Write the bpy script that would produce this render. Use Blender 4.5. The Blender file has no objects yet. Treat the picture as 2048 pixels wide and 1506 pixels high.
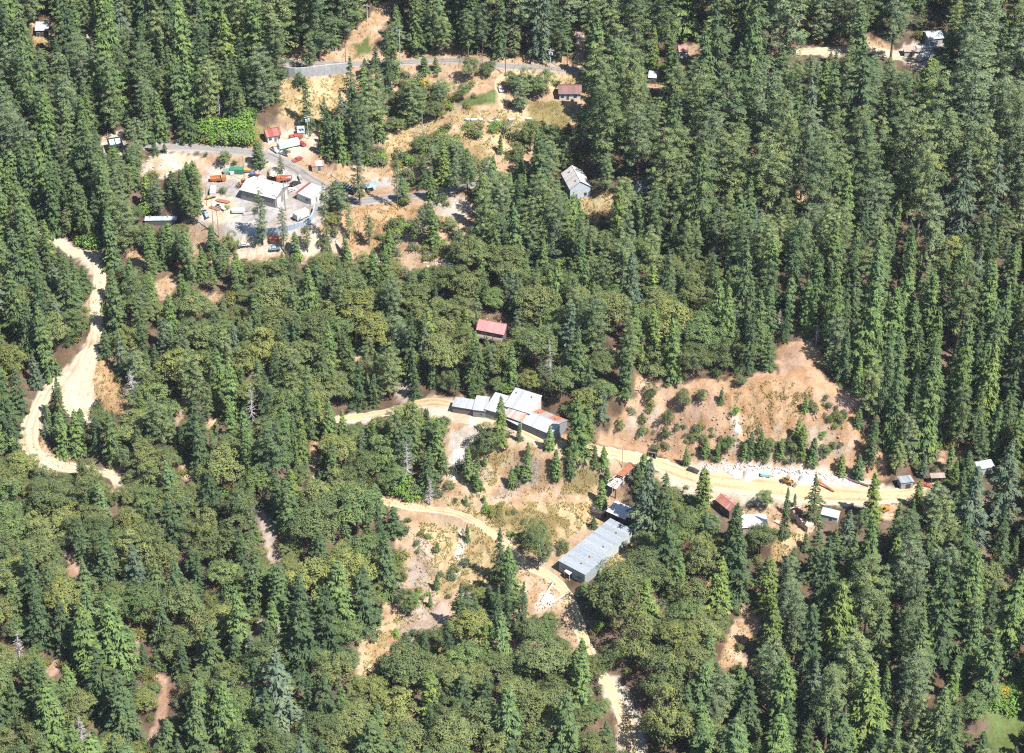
import bpy, math, random
import numpy as np
from mathutils import Vector, Matrix

random.seed(11)
RNG = np.random.default_rng(11)
SC = bpy.context.scene
COL = SC.collection
R = math.radians

# ------------------------------------------------------------------ camera, sky, sun, exposure
PITCH = R(37.0)
HFOV = R(26.0)
DIST = 740.0                                   # metres to the ground in the middle of the view
W0, H0 = 2048.0, 1506.0
FPX = (W0 / 2) / math.tan(HFOV / 2)
CAM = np.array([0.0, 0.0, DIST * math.sin(PITCH)])
Y0 = DIST * math.cos(PITCH)
cam_data = bpy.data.cameras.new('camera')
cam_data.sensor_fit = 'HORIZONTAL'
cam_data.angle = HFOV
cam_data.clip_start = 1.0
cam_data.clip_end = 20000.0
cam = bpy.data.objects.new('camera', cam_data)
COL.objects.link(cam)
cam.location = CAM
cam.rotation_euler = (math.pi / 2 - PITCH, 0, 0)
SC.camera = cam

SUN_EL = R(58.0)
SUN_DIR = Vector((0.80, -0.60, 0)).normalized()  # horizontal direction towards the sun
to_sun = Vector((SUN_DIR.x * math.cos(SUN_EL), SUN_DIR.y * math.cos(SUN_EL), math.sin(SUN_EL)))
world = bpy.data.worlds.new('World')
SC.world = world
world.use_nodes = True
wn = world.node_tree
wn.nodes.clear()
sky = wn.nodes.new('ShaderNodeTexSky')
sky.sky_type = 'NISHITA'
sky.sun_disc = False
sky.sun_elevation = SUN_EL
sky.sun_rotation = math.atan2(SUN_DIR.x, SUN_DIR.y)
sky.altitude = 900
bg = wn.nodes.new('ShaderNodeBackground')
bg.inputs['Strength'].default_value = 0.085
wo = wn.nodes.new('ShaderNodeOutputWorld')
wn.links.new(sky.outputs[0], bg.inputs[0])
wn.links.new(bg.outputs[0], wo.inputs[0])
sun_data = bpy.data.lights.new('sun', 'SUN')
sun_data.energy = 5.0
sun_data.angle = R(0.53)
sun_data.color = (1.0, 0.965, 0.92)
sun = bpy.data.objects.new('sun', sun_data)
COL.objects.link(sun)
sun.rotation_euler = to_sun.to_track_quat('Z', 'Y').to_euler()
sun.location = (200, 300, 600)
SC.view_settings.view_transform = 'Standard'
SC.view_settings.look = 'None'
SC.view_settings.exposure = 1.58
SC.view_settings.gamma = 1.0
SC.view_settings.use_curve_mapping = False
SC.cycles.max_bounces = 5
SC.cycles.diffuse_bounces = 3
SC.cycles.glossy_bounces = 2
SC.cycles.transmission_bounces = 2
SC.cycles.transparent_max_bounces = 4
SC.cycles.use_denoising = False
SC.cycles.filter_width = 1.2
SC.cycles.sample_clamp_indirect = 4.0

# ------------------------------------------------------------------ projection helpers (photo pixels, 2048 x 1506)
RIGHT = np.array([1.0, 0, 0])
FWD = np.array([0, math.cos(PITCH), -math.sin(PITCH)])
UP = np.array([0, math.sin(PITCH), math.cos(PITCH)])

def ray(u, v):
    u = np.atleast_1d(np.asarray(u, float)); v = np.atleast_1d(np.asarray(v, float))
    return FWD[None] + RIGHT[None] * ((u - W0 / 2) / FPX)[:, None] + UP[None] * ((H0 / 2 - v) / FPX)[:, None]

def proj(P):
    P = np.atleast_2d(np.asarray(P, float)) - CAM
    d = P @ FWD
    return W0 / 2 + FPX * (P @ RIGHT) / d, H0 / 2 - FPX * (P @ UP) / d, d

# ------------------------------------------------------------------ noise
class Noise:
    def __init__(self, seed, n=14, lo=1.0, hi=1.0):
        r = np.random.default_rng(seed)
        a = r.uniform(0, 2 * math.pi, n); f = r.uniform(lo, hi, n)
        self.kx, self.ky, self.p = np.cos(a) * f, np.sin(a) * f, r.uniform(0, 2 * math.pi, n)
        self.n = n
    def __call__(self, x, y):
        s = 0
        for kx, ky, p in zip(self.kx, self.ky, self.p):
            s = s + np.sin(kx * x + ky * y + p)
        return s / math.sqrt(self.n)

NZ_BIG = Noise(1, 10, 2 * math.pi / 110, 2 * math.pi / 55)
NZ_MID = Noise(2, 12, 2 * math.pi / 34, 2 * math.pi / 16)
NZ_FINE = Noise(3, 16, 2 * math.pi / 9, 2 * math.pi / 3.6)
NZ_TINY = Noise(4, 16, 2 * math.pi / 4.2, 2 * math.pi / 2.1)

# ------------------------------------------------------------------ terrain (one height field, benches cut for roads and yards)
SLOPE = math.tan(R(13.0))
def axis(lo, hi, step, far_lo, far_hi):
    a = list(np.arange(lo, hi + 0.01, step))
    s, x = step, a[-1]
    while x < far_hi:
        s *= 1.25; x += s; a.append(x)
    s, x = step, a[0]
    while x > far_lo:
        s *= 1.25; x -= s; a.insert(0, x)
    return np.array(a)
XS = axis(-232, 232, 1.1, -6000, 6000)
YS = axis(424, 836, 1.1, -3000, 9000)
GX, GY = np.meshgrid(XS, YS)                  # [iy, ix]

def plane_z(x, y):
    d = y - Y0
    return np.where(d > 420, SLOPE * (420 + 500 * (1 - np.exp(-(d - 420) / 500))),
                    np.where(d < -420, SLOPE * (-420 - 300 * (1 - np.exp((d + 420) / 300))), SLOPE * d))
Z = plane_z(GX, GY)
near = np.exp(-np.clip(np.abs(GX) - 300, 0, None) / 200) * np.exp(-np.clip(np.abs(GY - 640) - 300, 0, None) / 200)
Z = Z + NZ_BIG(GX, GY) * 2.2 * (0.4 + 0.6 * near) + NZ_MID(GX, GY) * 0.45 * near

def zat(x, y):
    x = np.asarray(x, float); y = np.asarray(y, float)
    i = np.clip(np.searchsorted(XS, x) - 1, 0, len(XS) - 2)
    j = np.clip(np.searchsorted(YS, y) - 1, 0, len(YS) - 2)
    fx = np.clip((x - XS[i]) / (XS[i + 1] - XS[i]), 0, 1); fy = np.clip((y - YS[j]) / (YS[j + 1] - YS[j]), 0, 1)
    return (Z[j, i] * (1 - fx) * (1 - fy) + Z[j, i + 1] * fx * (1 - fy) + Z[j + 1, i] * (1 - fx) * fy + Z[j + 1, i + 1] * fx * fy)

TT = np.arange(480.0, 1180.0, 2.0)
def ground(u, v, h=0.0):
    """world points on the terrain (raised by h) seen at photo pixels u, v"""
    D = ray(u, v)
    out = np.zeros((len(D), 3))
    for a in range(0, len(D), 1500):
        d = D[a:a + 1500]
        P = CAM[None, None] + d[:, None, :] * TT[None, :, None]
        dz = P[..., 2] - (zat(P[..., 0], P[..., 1]) + h)
        below = dz < 0
        k = np.where(below.any(1), below.argmax(1), len(TT) - 1)
        k = np.clip(k, 1, None)
        n = np.arange(len(d))
        t0, t1, d0, d1 = TT[k - 1], TT[k], dz[n, k - 1], dz[n, k]
        t = t0 + (t1 - t0) * np.clip(d0 / (d0 - d1 + 1e-9), 0, 1)
        out[a:a + 1500] = CAM + d * t[:, None]
    return out
def G(u, v, h=0.0):
    return ground([u], [v], h)[0]
def on_plane(u, v, z):
    d = ray([u], [v])[0]
    t = (z - CAM[2]) / d[2]
    return CAM + d * t

def smooth(t):
    t = np.clip(t, 0, 1)
    return t * t * (3 - 2 * t)

def px_line(pts):
    P = ground([p[0] for p in pts], [p[1] for p in pts])
    return P

def resample(P, step=1.5, sm=2):
    P = np.asarray(P, float)
    # Catmull-Rom through the points, then even spacing
    Q = []
    for i in range(len(P) - 1):
        p0 = P[max(i - 1, 0)]; p1 = P[i]; p2 = P[i + 1]; p3 = P[min(i + 2, len(P) - 1)]
        for t in np.linspace(0, 1, 12, endpoint=False):
            Q.append(0.5 * ((2 * p1) + (-p0 + p2) * t + (2 * p0 - 5 * p1 + 4 * p2 - p3) * t * t + (-p0 + 3 * p1 - 3 * p2 + p3) * t ** 3))
    Q.append(P[-1]); Q = np.array(Q)
    s = np.concatenate([[0], np.cumsum(np.linalg.norm(np.diff(Q[:, :2], axis=0), axis=1))])
    n = max(2, int(s[-1] / step) + 1)
    t = np.linspace(0, s[-1], n)
    return np.stack([np.interp(t, s, Q[:, k]) for k in range(Q.shape[1])], 1)

def smooth_z(P, w):
    k = np.ones(w) / w
    z = np.pad(P[:, 2], (w // 2, w - 1 - w // 2), mode='edge')
    P = P.copy(); P[:, 2] = np.convolve(z, k, 'valid')
    return P

def dist_to_line(P, margin):
    """distance and height of the nearest line point, for grid cells near the line"""
    x0, x1 = P[:, 0].min() - margin, P[:, 0].max() + margin
    y0, y1 = P[:, 1].min() - margin, P[:, 1].max() + margin
    ii = np.where((XS >= x0) & (XS <= x1))[0]; jj = np.where((YS >= y0) & (YS <= y1))[0]
    if len(ii) == 0 or len(jj) == 0:
        return None
    sl = (slice(jj[0], jj[-1] + 1), slice(ii[0], ii[-1] + 1))
    gx, gy = GX[sl], GY[sl]
    best = np.full(gx.shape, 1e9); bz = np.zeros(gx.shape); bw = np.zeros(gx.shape)
    for p in P:
        d = (gx - p[0]) ** 2 + (gy - p[1]) ** 2
        m = d < best
        best[m] = d[m]; bz[m] = p[2]
        if len(p) > 3: bw[m] = p[3]
    return sl, np.sqrt(best), bz, bw

def bench(P, half, blend):
    global Z
    r = dist_to_line(P, half + blend + 4)
    if r is None: return
    sl, d, bz, bw = r
    w = smooth(1 - (d - half) / blend)
    Z[sl] = Z[sl] * (1 - w) + bz * w

def rise_above(pts, amount, run, decay, soft):
    """lift the hillside behind a line of photo pixels: a steep bank facing the camera"""
    global Z
    P = px_line(pts)
    P = P[np.argsort(P[:, 0])]
    yl = np.interp(GX, P[:, 0], P[:, 1])
    win = smooth((GX - P[0, 0]) / soft) * smooth((P[-1, 0] - GX) / soft)
    d = GY - yl
    Z = Z + amount * win * smooth(d / run) * np.exp(-np.clip(d - run, 0, None) / decay)

rise_above([(760, 1000), (900, 1000), (1050, 1000), (1180, 1010), (1300, 1020)], 5.0, 20, 90, 14)
rise_above([(1120, 905), (1200, 900), (1300, 925), (1420, 945), (1560, 955), (1700, 972), (1860, 985)], 13.0, 26, 70, 22)
rise_above([(360, 520), (460, 520), (600, 515), (720, 510), (820, 520)], 4.0, 16, 80, 14)

def pad(pts, half, blend, z=None):
    P = resample(px_line(pts), 2.0)
    P[:, 2] = P[:, 2].mean() if z is None else z
    bench(P, half, blend)

# flat ground: the equipment yard, the mine bench, the lower shed
pad([(440, 380), (520, 400), (600, 410), (640, 400)], 15, 9)
pad([(545, 275), (600, 290), (640, 330)], 6, 8)
pad([(930, 818), (1010, 838), (1090, 872)], 8, 7)
pad([(1460, 985), (1600, 985), (1760, 990)], 8, 7)
pad([(1490, 1045), (1620, 1045)], 6, 7)
pad([(1150, 1130), (1215, 1075)], 8, 7)
pad([(950, 250), (1020, 250)], 3, 8)

# roads: pixel points, width in metres, bench margin
ROADS = [
    ('gravel_road', [(60, 455), (110, 482), (150, 506), (192, 512), (198, 556), (192, 610), (193, 665), (172, 725), (152, 775), (152, 815), (190, 850)],
     [4, 4, 4.5, 5, 5, 5, 5, 6.5, 9, 8.5, 5], 'pale'),
    ('gravel_road', [(128, 752), (97, 772), (74, 815), (58, 862), (66, 905), (104, 932), (160, 938), (225, 950), (240, 985)],
     [5, 5, 5.5, 6.5, 6.5, 6.5, 5, 4, 3.5], 'pale'),
    ('dirt_road', [(560, 845), (640, 842), (700, 836), (760, 832), (850, 803), (900, 808), (960, 827), (1030, 852), (1090, 880), (1150, 893), (1210, 903), (1300, 928), (1400, 957), (1520, 972), (1640, 988), (1740, 992), (1820, 986), (1870, 968)],
     [4, 4, 4, 4, 6, 5, 5, 6, 6, 6, 6.5, 7, 9, 12, 11, 9, 7, 5], 'sand'),
    ('dirt_track', [(700, 985), (760, 1003), (830, 1015), (905, 1026), (960, 1048), (1010, 1088), (1050, 1128), (1095, 1150), (1130, 1183), (1150, 1225), (1165, 1275), (1185, 1320), (1215, 1368), (1245, 1425), (1258, 1480), (1262, 1540)],
     [3, 3.4, 3.4, 3.4, 3.4, 3.4, 3.6, 4.2, 4, 4, 4, 4, 4.2, 4.5, 4.5, 4.5], 'sand'),
    ('paved_road', [(250, 292), (320, 294), (400, 297), (480, 303), (540, 312), (585, 335), (620, 358), (665, 385), (710, 402), (780, 398), (850, 388), (930, 372), (1000, 350)],
     [4.5, 4.5, 5, 5.5, 6, 6, 6, 6, 6, 5, 4.5, 4, 3.5], 'asphalt'),
    ('paved_road', [(520, 122), (600, 126), (700, 128), (800, 126), (900, 122), (1000, 130), (1090, 136), (1170, 144), (1260, 140)],
     [4.5] * 9, 'asphalt'),
    ('dirt_track', [(1040, 138), (1005, 152), (995, 170), (1002, 190), (1003, 210), (1012, 225)], [3, 3, 3, 2.6, 2.4, 2.2], 'sand'),
    ('dirt_track', [(1590, 102), (1650, 103), (1720, 96), (1800, 112), (1860, 118)], [5, 6, 5, 8, 6], 'pale'),
]
ROAD_LINES = []
for nm, pts, ws, kind in ROADS:
    P = px_line(pts)
    P = np.concatenate([P, np.array(ws, float)[:, None]], 1)
    P = resample(P, 1.4)
    P = smooth_z(P, 15)
    ROAD_LINES.append([nm, kind, P])
for nm, kind, P in ROAD_LINES:
    r = dist_to_line(P, 22)
    sl, d, bz, bw = r
    w = smooth(1 - (d - bw / 2 - 0.8) / 5.0)
    Z[sl] = Z[sl] * (1 - w) + bz * w
for it in range(2):
    for L in ROAD_LINES:
        L[2][:, 2] = smooth_z(np.concatenate([L[2][:, :2], zat(L[2][:, 0], L[2][:, 1])[:, None]], 1), 7)[:, 2]
# ------------------------------------------------------------------ materials (all procedural; parts carry their paint in the object colour, alpha = rust)
def new_mat(name):
    m = bpy.data.materials.new(name); m.use_nodes = True
    nt = m.node_tree; nt.nodes.clear()
    out = nt.nodes.new('ShaderNodeOutputMaterial')
    return m, nt, out
def node(nt, typ, **kw):
    n = nt.nodes.new(typ)
    for k, v in kw.items():
        if hasattr(n, k): setattr(n, k, v)
        else: n.inputs[k].default_value = v
    return n
def mixc(nt, a, b, fac, blend='MIX'):
    n = nt.nodes.new('ShaderNodeMix'); n.data_type = 'RGBA'; n.blend_type = blend
    def put(sock, v):
        if hasattr(v, 'is_linked') or isinstance(v, bpy.types.NodeSocket): nt.links.new(v, sock)
        else: sock.default_value = v if not isinstance(v, tuple) or len(v) == 4 else (*v, 1)
    put(n.inputs[6], a); put(n.inputs[7], b)
    if isinstance(fac, bpy.types.NodeSocket): nt.links.new(fac, n.inputs[0])
    else: n.inputs[0].default_value = fac
    return n.outputs[2]
def ramp(nt, sock, p0, p1, c0=0.0, c1=1.0):
    n = nt.nodes.new('ShaderNodeMapRange'); n.interpolation_type = 'SMOOTHSTEP'
    n.inputs[1].default_value = p0; n.inputs[2].default_value = p1; n.inputs[3].default_value = c0; n.inputs[4].default_value = c1
    nt.links.new(sock, n.inputs[0]); return n.outputs[0]
def noise_tex(nt, scale, detail=4, rough=0.6, coord=None, stretch=None):
    n = nt.nodes.new('ShaderNodeTexNoise'); n.inputs['Scale'].default_value = scale; n.inputs['Detail'].default_value = detail; n.inputs['Roughness'].default_value = rough
    if coord is not None:
        if stretch:
            mp = nt.nodes.new('ShaderNodeMapping'); mp.inputs['Scale'].default_value = stretch
            nt.links.new(coord, mp.inputs[0]); coord = mp.outputs[0]
        nt.links.new(coord, n.inputs['Vector'])
    return n.outputs['Fac']

def paint_like(name, rough, metal, grime, rusty, bump=0.0, stretch=None, spec=0.5):
    m, nt, out = new_mat(name)
    oi = nt.nodes.new('ShaderNodeObjectInfo'); tc = nt.nodes.new('ShaderNodeTexCoord')
    geo = nt.nodes.new('ShaderNodeNewGeometry')
    b = nt.nodes.new('ShaderNodeBsdfPrincipled')
    n1 = noise_tex(nt, 1.3, 6, 0.7, geo.outputs['Position'], stretch)
    col = mixc(nt, oi.outputs['Color'], mixc(nt, oi.outputs['Color'], (0.30, 0.24, 0.18, 1), 1.0, 'MULTIPLY'), ramp(nt, n1, 0.42, 0.75, 0.0, grime))
    if rusty:
        n2 = noise_tex(nt, 0.9, 8, 0.75, geo.outputs['Position'])
        add = nt.nodes.new('ShaderNodeMath'); add.operation = 'ADD'
        nt.links.new(n2, add.inputs[0]); nt.links.new(oi.outputs['Alpha'], add.inputs[1])
        col = mixc(nt, col, mixc(nt, (0.22, 0.075, 0.035, 1), (0.36, 0.16, 0.085, 1), n1), ramp(nt, add.outputs[0], 0.70, 0.92))
    nt.links.new(col, b.inputs['Base Color'])
    b.inputs['Roughness'].default_value = rough; b.inputs['Metallic'].default_value = metal
    b.inputs['Specular IOR Level'].default_value = spec
    if bump:
        bp = nt.nodes.new('ShaderNodeBump'); bp.inputs['Strength'].default_value = bump; bp.inputs['Distance'].default_value = 0.1
        nt.links.new(n1, bp.inputs['Height']); nt.links.new(bp.outputs[0], b.inputs['Normal'])
    nt.links.new(b.outputs[0], out.inputs[0])
    return m
MAT = {
    'tin': paint_like('corrugated_tin', 0.5, 0.15, 0.35, True),
    'paint': paint_like('vehicle_paint', 0.4, 0.0, 0.3, True),
    'wall': paint_like('wall_paint', 0.8, 0.0, 0.35, True, 0.1, spec=0.2),
    'wood': paint_like('weathered_wood', 0.85, 0.0, 0.8, False, 0.3, (1, 1, 8), spec=0.2),
    'concrete': paint_like('concrete', 0.9, 0.0, 0.45, False, 0.2, (1, 1, 0.5), spec=0.2),
    'stone': paint_like('rock', 0.95, 0.0, 0.6, False, 0.6, spec=0.1),
    'rubber': paint_like('rubber', 0.9, 0.0, 0.3, False, spec=0.2),
    'glass': paint_like('window_glass', 0.08, 0.0, 0.0, False, spec=0.8),
}

# ------------------------------------------------------------------ mesh builder
class MB:
    def __init__(self): self.v, self.f = [], []
    def add(self, verts, faces):
        o = len(self.v); self.v += [tuple(map(float, p)) for p in verts]; self.f += [tuple(i + o for i in f) for f in faces]; return self
    def box(self, x0, x1, y0, y1, z0, z1, tx=0.0, ty=0.0):
        """box; tx, ty pull the top in"""
        return self.add([(x0, y0, z0), (x1, y0, z0), (x1, y1, z0), (x0, y1, z0), (x0 + tx, y0 + ty, z1), (x1 - tx, y0 + ty, z1), (x1 - tx, y1 - ty, z1), (x0 + tx, y1 - ty, z1)],
                        [(0, 3, 2, 1), (4, 5, 6, 7), (0, 1, 5, 4), (1, 2, 6, 5), (2, 3, 7, 6), (3, 0, 4, 7)])
    def prism(self, prof, y0, y1):
        """profile in x-z swept along y"""
        n = len(prof)
        return self.add([(x, y0, z) for x, z in prof] + [(x, y1, z) for x, z in prof],
                        [tuple(range(n)), tuple(range(2 * n - 1, n - 1, -1))] + [((i + 1) % n, i, i + n, (i + 1) % n + n) for i in range(n)])
    def tube(self, a, b, r0, r1=None, n=6, caps=True):
        a, b = Vector(a), Vector(b); r1 = r0 if r1 is None else r1
        d = (b - a).normalized(); s = d.orthogonal().normalized(); t = d.cross(s)
        vs = []
        for c, r in ((a, r0), (b, r1)):
            for k in range(n):
                an = 2 * math.pi * k / n
                vs.append(c + (s * math.cos(an) + t * math.sin(an)) * r)
        fs = [(k, (k + 1) % n, (k + 1) % n + n, k + n) for k in range(n)]
        if caps: fs += [tuple(range(n - 1, -1, -1)), tuple(range(n, 2 * n))]
        return self.add(vs, fs)
    def mesh(self, name):
        me = bpy.data.meshes.new(name); me.from_pydata(self.v, [], self.f); me.update(); return me
    def build(self, name, mat, color, parent=None, loc=None, rot=None):
        return put(name, self.mesh(name), mat, color, parent, loc, rot)

TONE = {'tin': 0.50, 'paint': 0.50, 'wall': 0.54, 'concrete': 0.72, 'stone': 0.72, 'wood': 0.8}
def put(name, me, mat, color, parent=None, loc=None, rot=None):
    if not me.materials: me.materials.append(MAT[mat])
    o = bpy.data.objects.new(name, me); COL.objects.link(o)
    c = tuple(color); k = TONE.get(mat, 1.0)
    o.color = (c[0] * k, c[1] * k, c[2] * k, c[3] if len(c) == 4 else 0.0)
    if parent is not None: o.parent = parent
    if loc is not None: o.location = loc
    if rot is not None: o.rotation_euler = rot
    return o

USED_LABELS = set()
def tag(o, label, cat, group=None):
    assert 4 <= len(label.split()) <= 16, label
    o['label'] = label; o['category'] = cat
    USED_LABELS.add(label)
    if group: o['group'] = group
    return o
def thing(name, label, cat, loc, rz=0.0, group=None):
    o = bpy.data.objects.new(name, None); COL.objects.link(o)
    o.empty_display_size = 0.5
    o.location = loc; o.rotation_euler = (0, 0, rz)
    return tag(o, label, cat, group)
def structure(o):
    o['kind'] = 'structure'; return o

# ------------------------------------------------------------------ buildings: laid out first, because each one stands on a levelled pad
PLANS = []
def plan(name, label, base, A, B, C, h, **kw):
    """A, B, C: photo pixels of three eave corners (A-B the long side); base: a pixel at the foot of the building"""
    zb = float(G(*base)[2])
    a, b, c = (on_plane(*p, zb + h) for p in (A, B, C))
    ex = (b - a)[:2]; L = np.linalg.norm(ex); ex = ex / L
    ey = np.array([-ex[1], ex[0]])
    w = float((c - a)[:2] @ ey)
    if 'W' in kw: w = math.copysign(kw.pop('W'), w)
    if w < 0: ey = -ey
    W = abs(w)
    cen = a[:2] + ex * L / 2 + ey * W / 2
    # local frame: +x along A-B, +y towards C; mirrored plans flip the heading so that the frame stays right-handed
    if w < 0:
        ex = -ex
        sw = {'x0': 'x1', 'x1': 'x0'}
        for k in ('doors', 'wins'):
            kw[k] = [(sw.get(q[0], q[0]), (-q[1] if q[0][0] == 'y' else q[1]), *q[2:]) for q in kw.get(k, [])]
        if kw.get('cycle'): kw['sheets'] = kw['sheets'][::-1]
    PLANS.append(dict(name=name, label=label, c=cen, z=zb, hd=math.atan2(ex[1], ex[0]), L=L, W=W, h=h, flip=False, **kw))
    return PLANS[-1]

FLAT = np.zeros_like(Z)
GALV = (0.62, 0.66, 0.70); WHITE = (0.80, 0.80, 0.78); RUST = (0.55, 0.30, 0.22); PALE = (0.52, 0.60, 0.66)
plan('garage_building', 'cream roofed tan metal garage with two white doors in the equipment yard', (548, 417), (481, 379), (550, 397), (508, 362), 4.0, W=9.5,
     roof='gable', rise=1.5, sheets=[(0.80, 0.77, 0.70, 0.0)], sw=1.3, wall=(0.34, 0.30, 0.28), over=0.3, doors=[('x1', -0.24, 2.6, 3.0, WHITE), ('x1', 0.24, 2.6, 3.0, WHITE), ('y0', 0.1, 1.0, 2.2, (0.2, 0.19, 0.2))], wins=[('y0', -0.3, 1.6, 0.8, 0.8)])
plan('workshop_shed', 'white roofed shed with a red strip at one end beside the paved road', (622, 408), (593, 385), (622, 397), (610, 364), 2.8,
     roof='shed', rise=0.5, sheets=[(0.42, 0.10, 0.08, 0.1)] + [(0.74, 0.80, 0.82, 0.0)] * 9, cycle=True, sw=1.0, wall=(0.75, 0.74, 0.70), wallm='wall', over=0.25, doors=[('x1', -0.1, 0.9, 2.0, (0.3, 0.3, 0.3))], wins=[('y0', 0.2, 1.1, 1.2, 0.8), ('x1', 0.3, 1.1, 0.9, 0.8)])
plan('farmhouse', 'white house with a faded red roof on the far side of the yard road', (540, 283), (535, 273), (561, 268), (531, 259), 2.8,
     roof='gable', rise=1.5, sheets=[(0.42, 0.09, 0.07, 0.15), (0.48, 0.16, 0.12, 0.1)], sw=1.0, wall=(0.78, 0.77, 0.74), over=0.4, doors=[('y0', 0.1, 0.9, 2.0, (0.25, 0.2, 0.18))], wins=[('y0', -0.3, 1.0, 1.0, 0.9), ('y0', 0.35, 1.0, 1.0, 0.9)])
plan('storage_shed', 'small white roofed shed beside the red van and tall utility pole', (603, 274), (596, 266), (609, 265), (591, 256), 2.4,
     roof='shed', rise=0.5, sheets=[(0.74, 0.80, 0.84, 0)], sw=0.9, wall=(0.55, 0.50, 0.42), over=0.2, doors=[('y0', 0.0, 0.9, 1.9, (0.3, 0.24, 0.2))], wins=[])
plan('lean_to_shed', 'low shed with striped rusty white roof under the dark fir by the yard road', (636, 341), (624, 333), (648, 331), (622, 325), 2.0,
     roof='shed', rise=0.4, sheets=[(0.72, 0.68, 0.66, 0.1), (0.62, 0.38, 0.34, 0.3)], sw=0.8, wall=(0.5, 0.40, 0.32), over=0.2, doors=[('y0', 0.1, 0.9, 1.8, (0.2, 0.15, 0.12))], wins=[])
plan('solar_cabin', 'dark cabin with pale blue solar panels on its black roof among the firs', (232, 304), (219, 294), (245, 290), (215, 281), 3.0,
     roof='shed', rise=0.6, sheets=[(0.04, 0.045, 0.055, 0)], sw=1.0, wall=(0.05, 0.05, 0.06), over=0.3, doors=[('y0', 0.1, 0.9, 2.0, (0.12, 0.1, 0.1))], wins=[('y0', -0.3, 1.0, 1.0, 0.9)], solar=True)
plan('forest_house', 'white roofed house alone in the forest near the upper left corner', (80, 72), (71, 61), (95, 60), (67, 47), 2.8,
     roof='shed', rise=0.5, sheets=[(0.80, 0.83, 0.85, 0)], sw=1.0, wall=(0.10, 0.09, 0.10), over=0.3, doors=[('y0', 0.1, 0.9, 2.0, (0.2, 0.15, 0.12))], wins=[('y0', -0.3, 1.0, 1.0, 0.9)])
plan('meadow_house', 'house with a plain brown roof and white walls beside the green meadow', (1128, 196), (1119, 186), (1161, 186), (1128, 169), 3.0,
     roof='gable', rise=1.5, sheets=[(0.26, 0.13, 0.115, 0.0)], sw=1.2, wall=(0.76, 0.75, 0.73), over=0.5, doors=[('y0', -0.1, 0.9, 2.0, (0.15, 0.12, 0.1))], wins=[('y0', -0.36, 1.0, 1.1, 1.0), ('y0', 0.25, 1.0, 1.1, 1.0)])
plan('steep_house', 'tall pale house with a steep white roof above a golden grass slope', (1172, 398), (1181, 372), (1164, 341), (1146, 388), 4.6,
     roof='gable', rise=2.6, sheets=[(0.72, 0.69, 0.66, 0.0)], sw=1.1, wall=(0.60, 0.66, 0.72), over=0.3, doors=[('x0', 0.2, 0.9, 2.0, (0.2, 0.2, 0.22))], wins=[('x0', -0.25, 1.2, 1.0, 1.0), ('x1', 0.0, 1.2, 1.0, 1.0), ('y1', 0.2, 1.5, 1.0, 1.1)])
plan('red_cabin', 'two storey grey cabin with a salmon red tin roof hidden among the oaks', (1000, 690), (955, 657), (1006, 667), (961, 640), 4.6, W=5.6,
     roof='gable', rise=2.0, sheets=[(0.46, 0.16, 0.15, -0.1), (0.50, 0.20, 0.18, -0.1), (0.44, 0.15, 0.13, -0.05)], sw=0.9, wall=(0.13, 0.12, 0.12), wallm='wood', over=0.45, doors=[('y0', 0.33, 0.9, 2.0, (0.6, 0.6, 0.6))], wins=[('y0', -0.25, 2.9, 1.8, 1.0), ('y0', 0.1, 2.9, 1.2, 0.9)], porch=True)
# the mine building: roofs at several levels, one building
MINE_BASE = (1085, 884)
MINE = [
    dict(A=(905, 812), B=(948, 819), C=(911, 797), h=2.6, base=(930, 824), roof='shed', rise=0.5, sheets=[(0.52, 0.55, 0.58, 0.02), (0.48, 0.49, 0.50, 0.08)], wall=(0.22, 0.18, 0.16), n='low tin roofed wing of the mine building at its road bend end'),
    dict(A=(946, 819), B=(970, 822), C=(951, 795), h=3.0, base=(955, 829), roof='shed', rise=0.7, sheets=[(0.55, 0.58, 0.60, 0.04)], wall=(0.30, 0.28, 0.27)),
    dict(A=(970, 818), B=(1008, 829), C=(993, 791), h=3.6, base=(985, 836), roof='shed', rise=1.0, sheets=[(0.56, 0.59, 0.61, 0.0)], wall=(0.30, 0.29, 0.29)),
    dict(A=(1009, 811), B=(1060, 827), C=(1026, 782), h=5.0, base=(1040, 852), roof='shed', rise=1.5, sheets=[(0.56, 0.59, 0.61, 0.0), (0.50, 0.53, 0.56, 0.02)], wall=(0.62, 0.62, 0.62)),
    dict(A=(1007, 830), B=(1042, 843), C=(1018, 811), h=4.0, base=(1040, 852), roof='shed', rise=0.9, sheets=[(0.56, 0.44, 0.38, 0.26), (0.52, 0.48, 0.46, 0.12), (0.60, 0.42, 0.34, 0.3)], wall=(0.3, 0.28, 0.26)),
    dict(A=(1013, 838), B=(1036, 850), C=(1022, 829), h=3.0, base=(1030, 862), roof='shed', rise=0.5, sheets=[(0.52, 0.56, 0.59, 0.0)], wall=(0.10, 0.09, 0.09)),
    dict(A=(1041, 843), B=(1104, 869), C=(1071, 815), h=3.6, base=(1090, 882), roof='gable', rise=1.6, sheets=[(0.52, 0.55, 0.56, 0.03)], back=[(0.50, 0.20, 0.15, 0.35), (0.52, 0.50, 0.50, 0.05), (0.52, 0.24, 0.18, 0.3), (0.50, 0.43, 0.41, 0.12)], frontmix=[(0.43, 0.49, 0.52, 0.0), (0.52, 0.55, 0.58, 0.02), (0.48, 0.48, 0.49, 0.08)], wall=(0.30, 0.31, 0.31)),
]
zm = float(G(*MINE_BASE)[2])
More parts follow.
